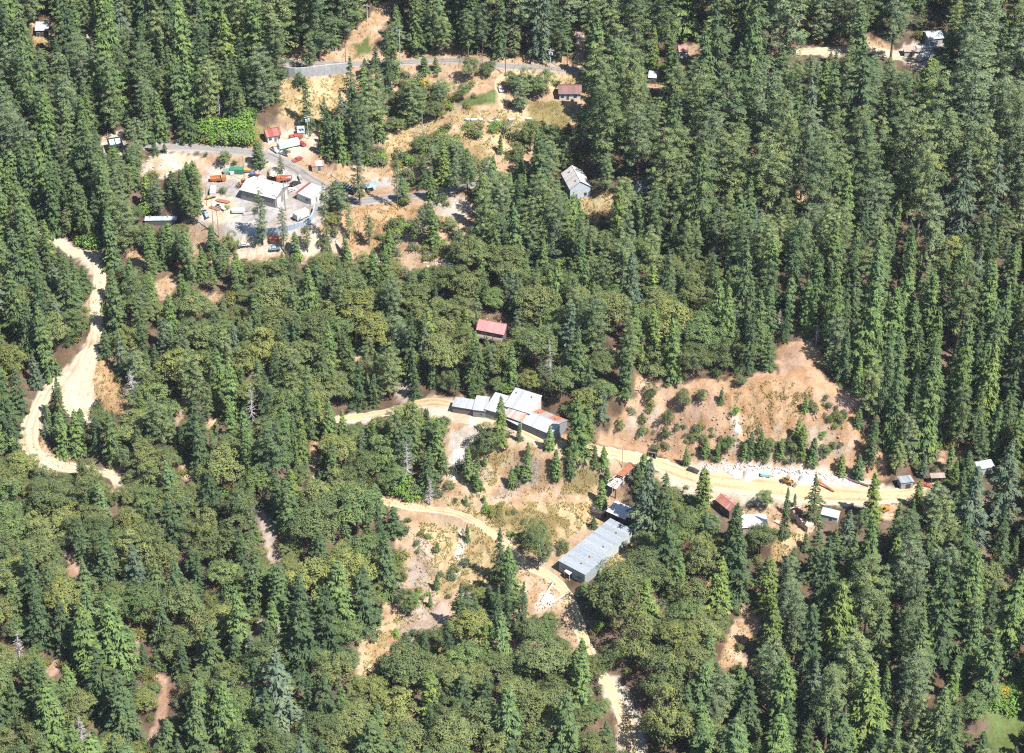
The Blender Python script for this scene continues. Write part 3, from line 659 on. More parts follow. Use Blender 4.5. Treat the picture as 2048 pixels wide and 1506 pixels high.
# polygon (photo pixels), soil, soft edge px, ragged px, keeps trees off
COVER = [
    ([(560, 100), (760, 90), (900, 105), (1180, 110), (1210, 170), (1160, 290), (1110, 330), (960, 360), (840, 350), (720, 300), (560, 260)], PEACH, 14, 14, 0),
    ([(400, 300), (560, 250), (640, 250), (660, 330), (800, 320), (820, 380), (900, 385), (960, 400), (940, 500), (820, 545), (640, 520), (430, 530), (360, 500), (380, 420)], PEACH, 10, 10, 0),
    ([(840, 790), (980, 800), (1180, 880), (1260, 910), (1240, 1010), (1250, 1080), (1110, 1180), (1180, 1330), (1100, 1300), (960, 1290), (800, 1320), (700, 1400), (720, 1280), (810, 1150), (770, 1000), (880, 970), (880, 880)], PEACH, 10, 10, 0),
    ([(566, 126), (702, 124), (698, 150), (570, 158)], GRAVEL, 3, 3, 1),
    # upper hill
    ([(563, 158), (700, 148), (668, 228), (612, 262), (560, 230)], STRAW, 8, 8, 1),
    ([(672, 108), (708, 58), (748, 22), (770, 0), (800, -20), (800, 0), (776, 40), (746, 92), (736, 122), (690, 124)], PEACH, 5, 5, 1),
    ([(708, 92), (740, 70), (742, 110), (712, 112)], MEADOW, 6, 5, 0),
    ([(800, 112), (900, 110), (1000, 118), (1062, 128), (1160, 132), (1165, 152), (1010, 146), (960, 175), (905, 165), (850, 150), (805, 140)], PEACH, 6, 6, 1),
    ([(905, 205), (995, 178), (995, 205), (930, 212)], MEADOW, 4, 4, 1),
    ([(1000, 160), (1012, 150), (1030, 160), (1012, 195), (1020, 230), (1000, 230), (995, 190)], PEACH, 3, 3, 1),
    ([(900, 225), (960, 215), (1045, 225), (1040, 250), (900, 250)], STRAW, 4, 4, 1),
    ([(1060, 205), (1120, 200), (1150, 225), (1130, 262), (1080, 270), (1050, 240)], OLIVE, 8, 6, 1),
    ([(1085, 150), (1150, 148), (1150, 172), (1110, 185), (1085, 170)], STRAW, 5, 5, 1),
    ([(760, 280), (830, 250), (880, 240), (900, 270), (850, 300), (770, 320)], STRAW, 8, 6, 1),
    ([(740, 300), (830, 305), (838, 345), (790, 350), (750, 335)], STRAW, 8, 6, 1),
    ([(905, 258), (1040, 256), (1060, 290), (1010, 330), (985, 320), (930, 290)], STRAW, 8, 6, 1),
    ([(985, 300), (1025, 310), (1025, 345), (1000, 340)], PEACH, 4, 4, 1),
    ([(1160, 388), (1192, 372), (1222, 386), (1228, 438), (1205, 455), (1178, 448), (1160, 425)], STRAW, 3, 3, 1),
    # the yard
    ([(310, 284), (410, 286), (540, 298), (590, 325), (575, 335), (520, 315), (400, 306), (310, 302)], GRAVEL, 4, 4, 1),
    ([(398, 250), (500, 236), (548, 258), (520, 292), (400, 294)], OLIVE, 6, 6, 1),
    ([(268, 345), (300, 312), (350, 302), (405, 312), (352, 345), (318, 360), (285, 352)], SAND, 5, 5, 1),
    ([(410, 338), (440, 325), (560, 330), (600, 352), (660, 395), (640, 450), (610, 470), (480, 478), (440, 470), (400, 440), (405, 390)], GRAVEL, 5, 6, 1),
    ([(440, 330), (560, 322), (560, 345), (500, 362), (420, 352)], SAND, 5, 5, 1),
    ([(408, 395), (470, 390), (478, 440), (420, 450), (400, 430)], SAND, 6, 8, 1),
    ([(560, 262), (625, 252), (640, 300), (600, 318), (540, 300), (530, 285)], SAND, 5, 5, 1),
    ([(585, 318), (640, 330), (700, 335), (790, 330), (800, 360), (720, 375), (680, 365), (620, 345)], PEACH, 5, 5, 1),
    ([(738, 355), (790, 356), (785, 372), (745, 380)], GRAVEL, 3, 2, 1),
    ([(690, 410), (800, 410), (840, 420), (790, 450), (770, 500), (700, 500), (680, 450)], ORANGE, 6, 6, 1),
    ([(372, 470), (410, 450), (440, 480), (430, 510), (390, 500)], PEACH, 5, 5, 1),
    ([(440, 480), (600, 480), (650, 460), (690, 490), (640, 510), (480, 515)], SAND, 5, 5, 1),
    ([(860, 395), (920, 390), (945, 405), (940, 430), (900, 440), (870, 420)], (0.42, 0.36, 0.29), 6, 10, 1),
    ([(770, 510), (850, 500), (910, 500), (905, 530), (840, 540), (800, 530)], PEACH, 5, 5, 1),
    # left roads
    ([(105, 470), (135, 478), (150, 496), (207, 498), (207, 560), (188, 560), (170, 525), (140, 512), (112, 492)], SAND, 4, 4, 1),
    ([(186, 560), (206, 566), (207, 640), (198, 660), (182, 635), (168, 618), (180, 590)], PEACH, 4, 4, 1),
    ([(182, 672), (200, 675), (198, 730), (188, 770), (200, 812), (160, 818), (126, 806), (116, 752), (158, 706)], SAND, 4, 4, 1),
    ([(195, 722), (215, 712), (232, 758), (268, 802), (256, 832), (206, 820), (190, 792), (186, 760)], ORANGE, 4, 4, 1),
    ([(98, 762), (74, 788), (58, 830), (42, 876), (42, 895), (60, 908), (86, 862), (96, 812), (102, 780)], SAND, 4, 3, 1),
    ([(58, 890), (82, 880), (104, 905), (152, 914), (158, 934), (104, 950), (84, 915)], PEACH, 4, 4, 1),
    ([(215, 930), (248, 930), (242, 960), (236, 992), (220, 988), (224, 960)], PEACH, 3, 4, 1),
    ([(345, 842), (368, 790), (382, 795), (368, 832), (352, 852)], PEACH, 3, 3, 1), ([(402, 850), (432, 834), (448, 842), (424, 862)], PEACH, 3, 3, 1),
    ([(305, 568), (330, 555), (356, 552), (346, 592), (320, 602)], PEACH, 3, 4, 1), ([(400, 585), (440, 588), (482, 598), (482, 612), (420, 606)], PEACH, 3, 3, 1),
    ([(250, 502), (275, 498), (292, 522), (284, 548), (264, 532)], PEACH, 3, 3, 1), ([(350, 932), (368, 932), (392, 960), (380, 972)], PEACH, 3, 3, 1),
    # gullies at the lower left
    ([(262, 1270), (274, 1274), (284, 1330), (300, 1342), (330, 1356), (341, 1398), (333, 1438), (312, 1476), (299, 1510), (286, 1510), (301, 1468), (315, 1430), (316, 1402), (322, 1372), (290, 1346)], RED, 3, 4, 1),
    ([(130, 1104), (146, 1108), (157, 1150), (147, 1176), (137, 1172), (130, 1120)], RED, 3, 4, 1),
    ([(514, 1026), (536, 1028), (547, 1060), (552, 1100), (570, 1130), (560, 1137), (538, 1126), (528, 1090), (518, 1060)], MAUVE, 3, 4, 1),
    ([(505, 1236), (518, 1232), (532, 1256), (520, 1276), (508, 1266)], MAUVE, 3, 3, 1), ([(622, 880), (633, 882), (634, 960), (622, 966)], PEACH, 3, 3, 1),
    ([(88, 1340), (112, 1310), (126, 1300), (122, 1335), (100, 1358)], RED, 3, 3, 1), ([(704, 690), (722, 700), (720, 730), (708, 725)], PEACH, 3, 3, 1), ([(790, 770), (818, 760), (815, 810), (800, 815)], MAUVE, 3, 4, 1),
    # mine slope
    ([(762, 992), (860, 1004), (860, 1024), (768, 1012)], PEACH, 4, 4, 1),
    ([(846, 802), (905, 796), (912, 820), (968, 838), (960, 852), (930, 850), (880, 838), (848, 826)], SAND, 4, 4, 1),
    ([(690, 828), (760, 824), (752, 846), (692, 848)], CHALK, 4, 4, 1),
    ([(905, 870), (945, 842), (960, 870), (930, 910), (912, 950), (918, 978), (902, 962), (896, 910)], CHALK, 4, 5, 1),
    ([(960, 915), (1010, 880), (1190, 905), (1225, 940), (1175, 1000), (1000, 1000), (880, 998), (950, 960)], PEACH, 8, 8, 1),
    ([(985, 905), (1020, 900), (1000, 960), (960, 1000), (920, 1005)], STRAW, 8, 8, 0),
    ([(1040, 925), (1085, 920), (1070, 960), (1010, 1000), (985, 995)], MAUVE, 8, 8, 0), ([(945, 930), (985, 935), (955, 985), (935, 985)], MAUVE, 8, 8, 0),
    ([(1120, 960), (1185, 930), (1200, 965), (1165, 990), (1120, 990)], OLIVE, 10, 8, 0),
    ([(860, 1005), (1180, 1005), (1190, 1030), (1150, 1070), (1060, 1110), (1000, 1070), (940, 1030)], STRAW, 8, 10, 1),
    ([(960, 1015), (1100, 1020), (1150, 1050), (1080, 1080), (1000, 1050)], OLIVE, 12, 14, 0),
    ([(830, 1045), (950, 1050), (1000, 1090), (990, 1170), (900, 1180), (860, 1230), (800, 1260), (760, 1310), (740, 1370), (724, 1368), (730, 1290), (800, 1220), (840, 1150), (825, 1090)], STRAW, 8, 10, 1),
    ([(836, 1064), (856, 1064), (866, 1130), (858, 1175), (886, 1200), (900, 1235), (870, 1264), (820, 1270), (788, 1264), (822, 1200), (814, 1150)], MAUVE, 6, 8, 1),
    ([(918, 1060), (932, 1058), (928, 1110), (912, 1160), (900, 1165), (908, 1120)], CHALK, 4, 5, 1),
    ([(1040, 1140), (1100, 1160), (1150, 1215), (1165, 1290), (1140, 1300), (1120, 1240), (1075, 1225), (1050, 1180)], PEACH, 5, 6, 1),
    ([(1080, 1180), (1110, 1190), (1100, 1220), (1070, 1225)], CHALK, 4, 4, 1),
    ([(1222, 1100), (1262, 1085), (1270, 1110), (1240, 1140), (1215, 1140)], STRAW, 4, 4, 1),
    # bank above the sandy road, and the wide road bench
    ([(1192, 884), (1215, 850), (1262, 800), (1330, 768), (1480, 752), (1556, 742), (1556, 700), (1590, 676), (1640, 690), (1652, 750), (1722, 800), (1722, 850), (1762, 900), (1782, 962), (1600, 945), (1400, 930), (1290, 915)], (0.46, 0.285, 0.16), 6, 8, 1),
    ([(1440, 775), (1560, 760), (1640, 780), (1600, 850), (1540, 880), (1480, 880), (1460, 830)], ORANGE, 14, 14, 0),
    ([(1340, 790), (1440, 780), (1430, 830), (1350, 880), (1280, 880), (1290, 830)], (0.40, 0.255, 0.165), 16, 18, 0),
    ([(1500, 880), (1640, 850), (1700, 900), (1600, 930), (1480, 915)], (0.46, 0.36, 0.26), 16, 18, 0),
    ([(1245, 840), (1300, 800), (1310, 840), (1260, 880)], (0.42, 0.33, 0.25), 10, 14, 0),
    ([(1560, 700), (1600, 688), (1610, 735), (1565, 745)], RED, 6, 5, 0), ([(1630, 785), (1715, 805), (1715, 830), (1650, 815)], RED, 8, 8, 0),
    ([(1470, 800), (1480, 850), (1475, 900), (1460, 900)], CHALK, 10, 6, 0),
    ([(1400, 925), (1470, 922), (1600, 932), (1700, 950), (1790, 975), (1850, 975), (1850, 1002), (1740, 1014), (1640, 1012), (1440, 1012), (1330, 975), (1300, 945)], SAND, 5, 5, 1),
    ([(1395, 925), (1440, 922), (1590, 938), (1650, 945), (1700, 960), (1640, 968), (1540, 962), (1420, 946)], CHALK, 5, 6, 0),
    ([(1470, 1020), (1640, 1005), (1640, 1060), (1600, 1075), (1540, 1070), (1480, 1060)], PEACH, 5, 5, 1),
    ([(1745, 1012), (1800, 1000), (1790, 1035), (1750, 1045)], PEACH, 4, 4, 1),
    ([(1545, 1090), (1600, 1055), (1622, 1066), (1572, 1112), (1540, 1140)], STRAW, 4, 5, 1),
    ([(1436, 1335), (1450, 1290), (1470, 1245), (1485, 1212), (1522, 1235), (1516, 1262), (1482, 1296), (1500, 1340)], PEACH, 4, 4, 1),
    ([(1300, 1200), (1332, 1206), (1316, 1232)], PEACH, 3, 3, 1), ([(1412, 1160), (1424, 1160), (1420, 1180), (1408, 1180)], STRAW, 3, 3, 1),
    ([(1195, 1368), (1215, 1350), (1240, 1356), (1282, 1440), (1292, 1510), (1230, 1510), (1236, 1440), (1212, 1402)], SAND, 4, 4, 1),
    ([(1878, 900), (1892, 905), (1890, 945), (1878, 952)], PEACH, 3, 3, 1), ([(1910, 905), (1934, 908), (1928, 922), (1908, 920)], STRAW, 3, 3, 1),
    ([(1594, 384), (1616, 380), (1612, 408), (1602, 425), (1592, 405)], PEACH, 3, 3, 1),
    ([(1262, 760), (1300, 752), (1320, 775), (1290, 790), (1268, 780)], PEACH, 4, 4, 1), ([(1195, 700), (1240, 690), (1245, 705), (1205, 715)], PEACH, 3, 4, 1),
    # top corners
    ([(1586, 96), (1690, 94), (1692, 112), (1590, 110)], SAND, 3, 3, 1), ([(1728, 68), (1792, 95), (1780, 108), (1735, 98)], PEACH, 3, 3, 1),
    ([(1795, 92), (1850, 85), (1895, 60), (1895, 80), (1865, 120), (1840, 142), (1795, 118)], CHALK, 4, 4, 1),
    ([(66, 46), (102, 44), (110, 92), (68, 102)], STRAW, 4, 4, 1), ([(172, 62), (186, 60), (188, 85), (172, 85)], SAND, 3, 3, 1), ([(245, 175), (266, 172), (262, 225), (248, 232)], OLIVE, 4, 4, 1),
    ([(205, 268), (250, 262), (252, 308), (205, 312)], SAND, 3, 3, 1), ([(1360, 88), (1402, 90), (1402, 112), (1360, 112)], PEACH, 3, 3, 1), ([(1295, 140), (1320, 140), (1325, 185), (1295, 175)], PEACH, 3, 3, 1),
    ([(1148, 60), (1170, 60), (1168, 100), (1145, 112)], STRAW, 3, 3, 1), ([(1880, 140), (1908, 140), (1905, 175), (1885, 170)], PEACH, 3, 3, 0),
    ([(1970, 1470), (1985, 1420), (2048, 1360), (2080, 1400), (2060, 1480), (1990, 1520)], MEADOW, 8, 8, 1),
]
U, V, DEP = proj(np.stack([GX.ravel(), GY.ravel(), Z.ravel()], 1))
gx, gy = GX.ravel(), GY.ravel()
n_f, n_m, n_t = NZ_FINE(gx, gy), NZ_MID(gx, gy), NZ_TINY(gx, gy)
base = np.array(LITTER)[None] * (1 + 0.18 * n_m[:, None]) + np.array([0.07, 0.045, 0.028])[None] * np.clip(0.5 + 0.5 * n_f, 0, 1)[:, None]
rgb = base.copy()
inview = (DEP > 300) & (U > -300) & (U < 2350) & (V > -300) & (V < 1900) & (np.abs(gx) < 260)
for poly, c, soft, rag, keep in COVER:
    P = np.array(poly); pad_ = soft + rag * 2 + 4
    m = inview & (U > P[:, 0].min() - pad_) & (U < P[:, 0].max() + pad_) & (V > P[:, 1].min() - pad_) & (V < P[:, 1].max() + pad_)
    k = np.where(m)[0]
    sd = poly_sd(poly, U[k], V[k]) + rag * (0.55 * n_f[k] + 0.35 * n_t[k])
    w = smooth((sd + soft * 0.5) / soft)[:, None]
    cc = np.array(c)[None] * (1 + 0.10 * n_m[k][:, None] + 0.07 * n_t[k][:, None])
    rgb[k] = rgb[k] * (1 - w) + cc * w
rgb = np.clip((rgb * 0.86 + rgb.mean(1, keepdims=True) * 0.14) * 0.60, 0.02, 0.6)

ny, nx = GX.shape
me = bpy.data.meshes.new('ground')
idx = np.arange(nx * ny).reshape(ny, nx)
quads = np.stack([idx[:-1, :-1], idx[:-1, 1:], idx[1:, 1:], idx[1:, :-1]], -1).reshape(-1, 4)
def fill_mesh(me, verts, quads, mats=None, smooth_shade=True):
    k = quads.shape[1]
    me.vertices.add(len(verts)); me.vertices.foreach_set('co', np.asarray(verts, np.float32).ravel())
    me.loops.add(len(quads) * k); me.loops.foreach_set('vertex_index', quads.astype(np.int32).ravel())
    me.polygons.add(len(quads)); me.polygons.foreach_set('loop_start', np.arange(0, len(quads) * k, k, dtype=np.int32))
    if smooth_shade: me.polygons.foreach_set('use_smooth', np.ones(len(quads), bool))
    if mats is not None: me.polygons.foreach_set('material_index', mats.astype(np.int32))
    me.update(calc_edges=True); me.validate()
rough = Z.ravel() + (0.10 * n_t + 0.20 * n_f) * near.ravel() * (1 - FLAT.ravel())
BANK = [(1200, 880), (1262, 800), (1330, 768), (1480, 752), (1640, 770), (1722, 810), (1760, 900), (1770, 950), (1600, 938), (1400, 922), (1290, 905)]
NZ_GULLY = Noise(7, 10, 2 * math.pi / 11, 2 * math.pi / 4.5)
kb = np.where(inview & (U > 1150) & (U < 1800) & (V > 720) & (V < 960))[0]
wb = smooth(poly_sd(BANK, U[kb], V[kb]) / 26)
gl = NZ_GULLY(gx[kb] + 0.25 * gy[kb], 0.12 * gy[kb])
rough[kb] += wb * (0.55 * gl + 0.25 * n_t[kb]) * (1 - FLAT.ravel()[kb])
rgb[kb] *= 1 + (wb * 0.10 * np.clip(gl, -1.5, 1.5))[:, None] * np.array([1.0, 0.8, 0.6])[None]
fill_mesh(me, np.stack([gx, gy, rough], 1), quads)
at = me.color_attributes.new('soil', 'FLOAT_COLOR', 'POINT')
at.data.foreach_set('color', np.concatenate([rgb, np.ones((len(rgb), 1))], 1).astype(np.float32).ravel())

m, nt, out = new_mat('soil')
att = nt.nodes.new('ShaderNodeAttribute'); att.attribute_name = 'soil'
geo = nt.nodes.new('ShaderNodeNewGeometry')
b = nt.nodes.new('ShaderNodeBsdfPrincipled'); b.inputs['Roughness'].default_value = 0.95; b.inputs['Specular IOR Level'].default_value = 0.1
f1 = noise_tex(nt, 1.1, 8, 0.76, geo.outputs['Position']); f2 = noise_tex(nt, 0.16, 5, 0.6, geo.outputs['Position'])
c = mixc(nt, att.outputs['Color'], mixc(nt, att.outputs['Color'], (0.42, 0.38, 0.32, 1), 1.0, 'MULTIPLY'), ramp(nt, f1, 0.50, 0.72, 0, 0.8))
c = mixc(nt, c, mixc(nt, c, (0.80, 0.72, 0.62, 1), 1.0, 'MULTIPLY'), ramp(nt, f2, 0.42, 0.62))
c = mixc(nt, c, (0.36, 0.32, 0.27, 1), ramp(nt, f1, 0.36, 0.24, 0, 0.35))
f3 = noise_tex(nt, 3.2, 3, 0.6, geo.outputs['Position'])
c = mixc(nt, c, mixc(nt, c, (0.45, 0.42, 0.36, 1), 1.0, 'MULTIPLY'), ramp(nt, f3, 0.56, 0.70, 0, 0.75))
nt.links.new(c, b.inputs['Base Color'])
bp = nt.nodes.new('ShaderNodeBump'); bp.inputs['Strength'].default_value = 0.7; bp.inputs['Distance'].default_value = 0.5
nt.links.new(f1, bp.inputs['Height']); nt.links.new(bp.outputs[0], b.inputs['Normal'])
nt.links.new(b.outputs[0], out.inputs[0])
me.materials.append(m)
gobj = bpy.data.objects.new('ground', me); COL.objects.link(gobj); structure(gobj)
gobj['label'] = 'wooded hillside of tan soil, dry grass and orange cut banks'

# ------------------------------------------------------------------ roads
def road_mat(name, c0, c1, c2):
    m, nt, out = new_mat(name)
    geo = nt.nodes.new('ShaderNodeNewGeometry'); ac = nt.nodes.new('ShaderNodeAttribute'); ac.attribute_name = 'across'
    f1 = noise_tex(nt, 0.9, 8, 0.7, geo.outputs['Position']); f2 = noise_tex(nt, 0.12, 4, 0.6, geo.outputs['Position'])
    wv = nt.nodes.new('ShaderNodeMath'); wv.operation = 'MULTIPLY_ADD'; wv.inputs[1].default_value = 0.45; wv.inputs[2].default_value = -0.22
    nt.links.new(f1, wv.inputs[0])
    ad = nt.nodes.new('ShaderNodeMath'); ad.operation = 'ADD'; nt.links.new(ac.outputs['Fac'], ad.inputs[0]); nt.links.new(wv.outputs[0], ad.inputs[1])
    c = mixc(nt, (*c0, 1), (*c1, 1), ramp(nt, ad.outputs[0], 0.45, 0.95))
    r1 = nt.nodes.new('ShaderNodeMath'); r1.operation = 'MULTIPLY'; nt.links.new(ramp(nt, ad.outputs[0], 0.22, 0.34), r1.inputs[0]); nt.links.new(ramp(nt, ad.outputs[0], 0.58, 0.46), r1.inputs[1])
    f4 = noise_tex(nt, 0.07, 4, 0.6, geo.outputs['Position'])
    r2 = nt.nodes.new('ShaderNodeMath'); r2.operation = 'MULTIPLY'; nt.links.new(r1.outputs[0], r2.inputs[0]); nt.links.new(ramp(nt, f4, 0.35, 0.6, 0.15, 0.8), r2.inputs[1])
    c = mixc(nt, c, mixc(nt, c, (0.68, 0.63, 0.57, 1), 1.0, 'MULTIPLY'), r2.outputs[0])
    c = mixc(nt, c, mixc(nt, c, (0.74, 0.68, 0.62, 1), 1.0, 'MULTIPLY'), ramp(nt, f4, 0.52, 0.72))
    c = mixc(nt, c, (*c2, 1), ramp(nt, f2, 0.45, 0.7, 0, 0.7))
    c = mixc(nt, c, mixc(nt, c, (0.6, 0.55, 0.5, 1), 1.0, 'MULTIPLY'), ramp(nt, f1, 0.52, 0.70, 0, 0.8))
    b = nt.nodes.new('ShaderNodeBsdfPrincipled'); b.inputs['Roughness'].default_value = 0.95; b.inputs['Specular IOR Level'].default_value = 0.1
    nt.links.new(c, b.inputs['Base Color']); nt.links.new(b.outputs[0], out.inputs[0])
    return m
RMAT = {'pale': road_mat('pale_gravel', (0.301, 0.259, 0.189), (0.266, 0.210, 0.147), (0.315, 0.259, 0.168)),
        'sand': road_mat('yellow_sand', (0.301, 0.241, 0.150), (0.287, 0.248, 0.196), (0.315, 0.231, 0.119)),
        'asphalt': road_mat('worn_asphalt', (0.154, 0.143, 0.136), (0.203, 0.182, 0.161), (0.175, 0.164, 0.154))}
ROAD_LABEL = ['pale gravel road winding down through the left woods', 'pale gravel hairpin at the left edge', 'yellow sandy road past the mine building and orange bank', 'narrow sandy track past the long tin shed',
              'grey paved road through the equipment yard', 'grey paved road above the retaining wall', 'short dirt drive beside the green meadow', 'gravel lane near the upper right corner']
ROAD_EDGE = []
for k, (nm, kind, P) in enumerate(ROAD_LINES):
    n = len(P); T = np.gradient(P[:, :2], axis=0); T /= np.linalg.norm(T, axis=1)[:, None] + 1e-9
    Nn = np.stack([-T[:, 1], T[:, 0]], 1)
    cols = 15; vs = []; ac = []
    for q in range(cols):
        s = -1 + 2 * q / (cols - 1)
        wob = 1 + (0.10 * NZ_FINE(P[:, 0] + 50 * np.sign(s), P[:, 1]) + 0.06 * NZ_TINY(P[:, 0], P[:, 1] + 30 * np.sign(s))) * abs(s) ** 2
        xy = P[:, :2] + Nn * (P[:, 3] / 2 * s * wob)[:, None]
        zz = zat(xy[:, 0], xy[:, 1])
        lift = 0.17 - 0.03 * (0.35 < abs(s) < 0.55) if abs(s) < 0.8 else (0.13 if abs(s) < 0.95 else -0.10) + 0.05 * NZ_TINY(xy[:, 0], xy[:, 1])
        vs.append(np.stack([xy[:, 0], xy[:, 1], zz + lift], 1)); ac.append(np.full(n, abs(s)))
    vs = np.stack(vs, 1).reshape(-1, 3); ac = np.stack(ac, 1).ravel()
    ii = np.arange(n * cols).reshape(n, cols)
    q4 = np.stack([ii[:-1, :-1], ii[:-1, 1:], ii[1:, 1:], ii[1:, :-1]], -1).reshape(-1, 4)[:, ::-1]
    me = bpy.data.meshes.new(nm); fill_mesh(me, vs, q4)
    a = me.attributes.new('across', 'FLOAT', 'POINT'); a.data.foreach_set('value', ac.astype(np.float32))
    me.materials.append(RMAT[kind])
    o = bpy.data.objects.new(nm, me); COL.objects.link(o); structure(o); o['label'] = ROAD_LABEL[k]
# ------------------------------------------------------------------ vehicles and machines (x forward, built at real size)
TYRE = (0.025, 0.025, 0.027); DARK = (0.03, 0.032, 0.035); STEEL = (0.22, 0.21, 0.20); ORANGE_P = (0.60, 0.22, 0.08); YELLOW_P = (0.60, 0.40, 0.14); RED_P = (0.46, 0.11, 0.09); WHITE_P = (0.78, 0.78, 0.77)
def wheel(root, x, y, r, w):
    t = MB().tube((0, -w / 2, 0), (0, w / 2, 0), r, n=14).build('wheel', 'rubber', TYRE, root, (x, y, r))
    MB().tube((0, -w / 2 - 0.02, 0), (0, w / 2 + 0.02, 0), r * 0.55, n=10).build('rim', 'paint', (0.35, 0.34, 0.33), t)
def at(u, v):
    return Vector(G(u, v))
def heading_px(u, v, du, dv):
    """world heading of the photo direction (du, dv) at a pixel"""
    a, b = G(u, v), G(u + du, v + dv)
    return math.atan2(b[1] - a[1], b[0] - a[0])
def car(label, u, v, dirpx, color, L=4.5, kind='car', name='parked_car', group='parked cars and pickups'):
    t = thing(name, label, kind, at(u, v), heading_px(u, v, *dirpx), group); t.scale = (0.88, 0.88, 0.88)
    W = 1.8
    if kind == 'pickup':
        prof = [(-L / 2, 0.45), (L / 2, 0.45), (L / 2, 0.95), (L * 0.2, 1.05), (-L / 2, 1.05)]
        MB().prism(prof, -W / 2, W / 2).build('body', 'paint', color, t)
        MB().box(-L * 0.08, L * 0.22, -W / 2 + 0.05, W / 2 - 0.05, 1.05, 1.75, 0.25, 0.12).build('cab', 'paint', color, t)
        MB().box(-L / 2 + 0.12, -L * 0.1, -W / 2 + 0.12, W / 2 - 0.12, 1.055, 1.07).build('load_bed', 'paint', DARK, t)
        for s in (-1, 1): MB().box(-L * 0.04, L * 0.17, s * (W / 2 - 0.12) - 0.02, s * (W / 2 - 0.12) + 0.02, 1.15, 1.6).build('side_window', 'glass', DARK, t)
        MB().box(L * 0.165, L * 0.19, -W / 2 + 0.2, W / 2 - 0.2, 1.15, 1.6).build('windscreen', 'glass', DARK, t)
    else:
        prof = [(-L / 2, 0.4), (L / 2, 0.4), (L / 2, 0.8), (L * 0.25, 0.95), (-L * 0.42, 1.0), (-L / 2, 0.85)]
        MB().prism(prof, -W / 2, W / 2).build('body', 'paint', color, t)
        MB().box(-L * 0.36, L * 0.2, -W / 2 + 0.08, W / 2 - 0.08, 0.96, 1.22, 0.25, 0.1).build('window_band', 'glass', DARK, t)
        MB().box(-L * 0.30, L * 0.13, -W / 2 + 0.18, W / 2 - 0.18, 1.22, 1.45, 0.15, 0.08).build('roof', 'paint', color, t)
    for sx in (-0.32, 0.32):
        for sy in (-1, 1): wheel(t, sx * L, sy * (W / 2 - 0.1), 0.34, 0.22)
    for s in (-1, 1): MB().box(L / 2 - 0.01, L / 2 + 0.03, s * 0.6 - 0.15, s * 0.6 + 0.15, 0.62, 0.78).build('headlight', 'glass', (0.7, 0.7, 0.65), t)
    return t
def box_truck(label, u, v, dirpx, cabc, boxc, L=7.0, H=2.6, name='box_truck', kind='truck', dump=False):
    t = thing(name, label, kind, at(u, v), heading_px(u, v, *dirpx), 'trucks in the yard'); t.scale = (0.84, 0.84, 0.84)
    W = 2.4
    MB().box(-L / 2, L / 2, -0.5, 0.5, 0.55, 0.85).build('chassis', 'paint', DARK, t)
    MB().box(L / 2 - 1.9, L / 2, -W / 2, W / 2, 0.6, 2.4, 0.15, 0.08).build('cab', 'paint', cabc, t)
    MB().box(L / 2 - 0.12, L / 2 + 0.01, -W / 2 + 0.25, W / 2 - 0.25, 1.55, 2.15).build('windscreen', 'glass', DARK, t)
    if dump:
        m = MB(); bl = L - 2.2
        m.add([(-L / 2, -W / 2, 1.0), (L / 2 - 2.1, -W / 2, 1.0), (L / 2 - 2.1, W / 2, 1.0), (-L / 2, W / 2, 1.0), (-L / 2 - 0.2, -W / 2 - 0.15, 2.0), (L / 2 - 2.0, -W / 2 - 0.15, 2.3), (L / 2 - 2.0, W / 2 + 0.15, 2.3), (-L / 2 - 0.2, W / 2 + 0.15, 2.0)],
              [(0, 3, 2, 1), (0, 1, 5, 4), (1, 2, 6, 5), (2, 3, 7, 6), (3, 0, 4, 7)])
        m.build('dump_bed', 'paint', boxc, t)
        for k in range(4): MB().box(-L / 2 + 0.4 + k * bl / 4, -L / 2 + 0.55 + k * bl / 4, -W / 2 - 0.2, W / 2 + 0.2, 1.05, 1.2).build('bed_rib', 'paint', boxc, t)
    else:
        MB().box(-L / 2, L / 2 - 2.1, -W / 2, W / 2, 0.9, 0.9 + H).build('cargo_box', 'paint', boxc, t)
        MB().box(-L / 2 - 0.03, -L / 2, -W / 2 + 0.1, W / 2 - 0.1, 1.0, 0.8 + H).build('rear_door', 'paint', tuple(c * 0.9 for c in boxc), t)
    for x in (L / 2 - 1.0, -L / 2 + 1.1, -L / 2 + 2.1):
        for s in (-1, 1): wheel(t, x, s * (W / 2 - 0.2), 0.48, 0.3)
    return t
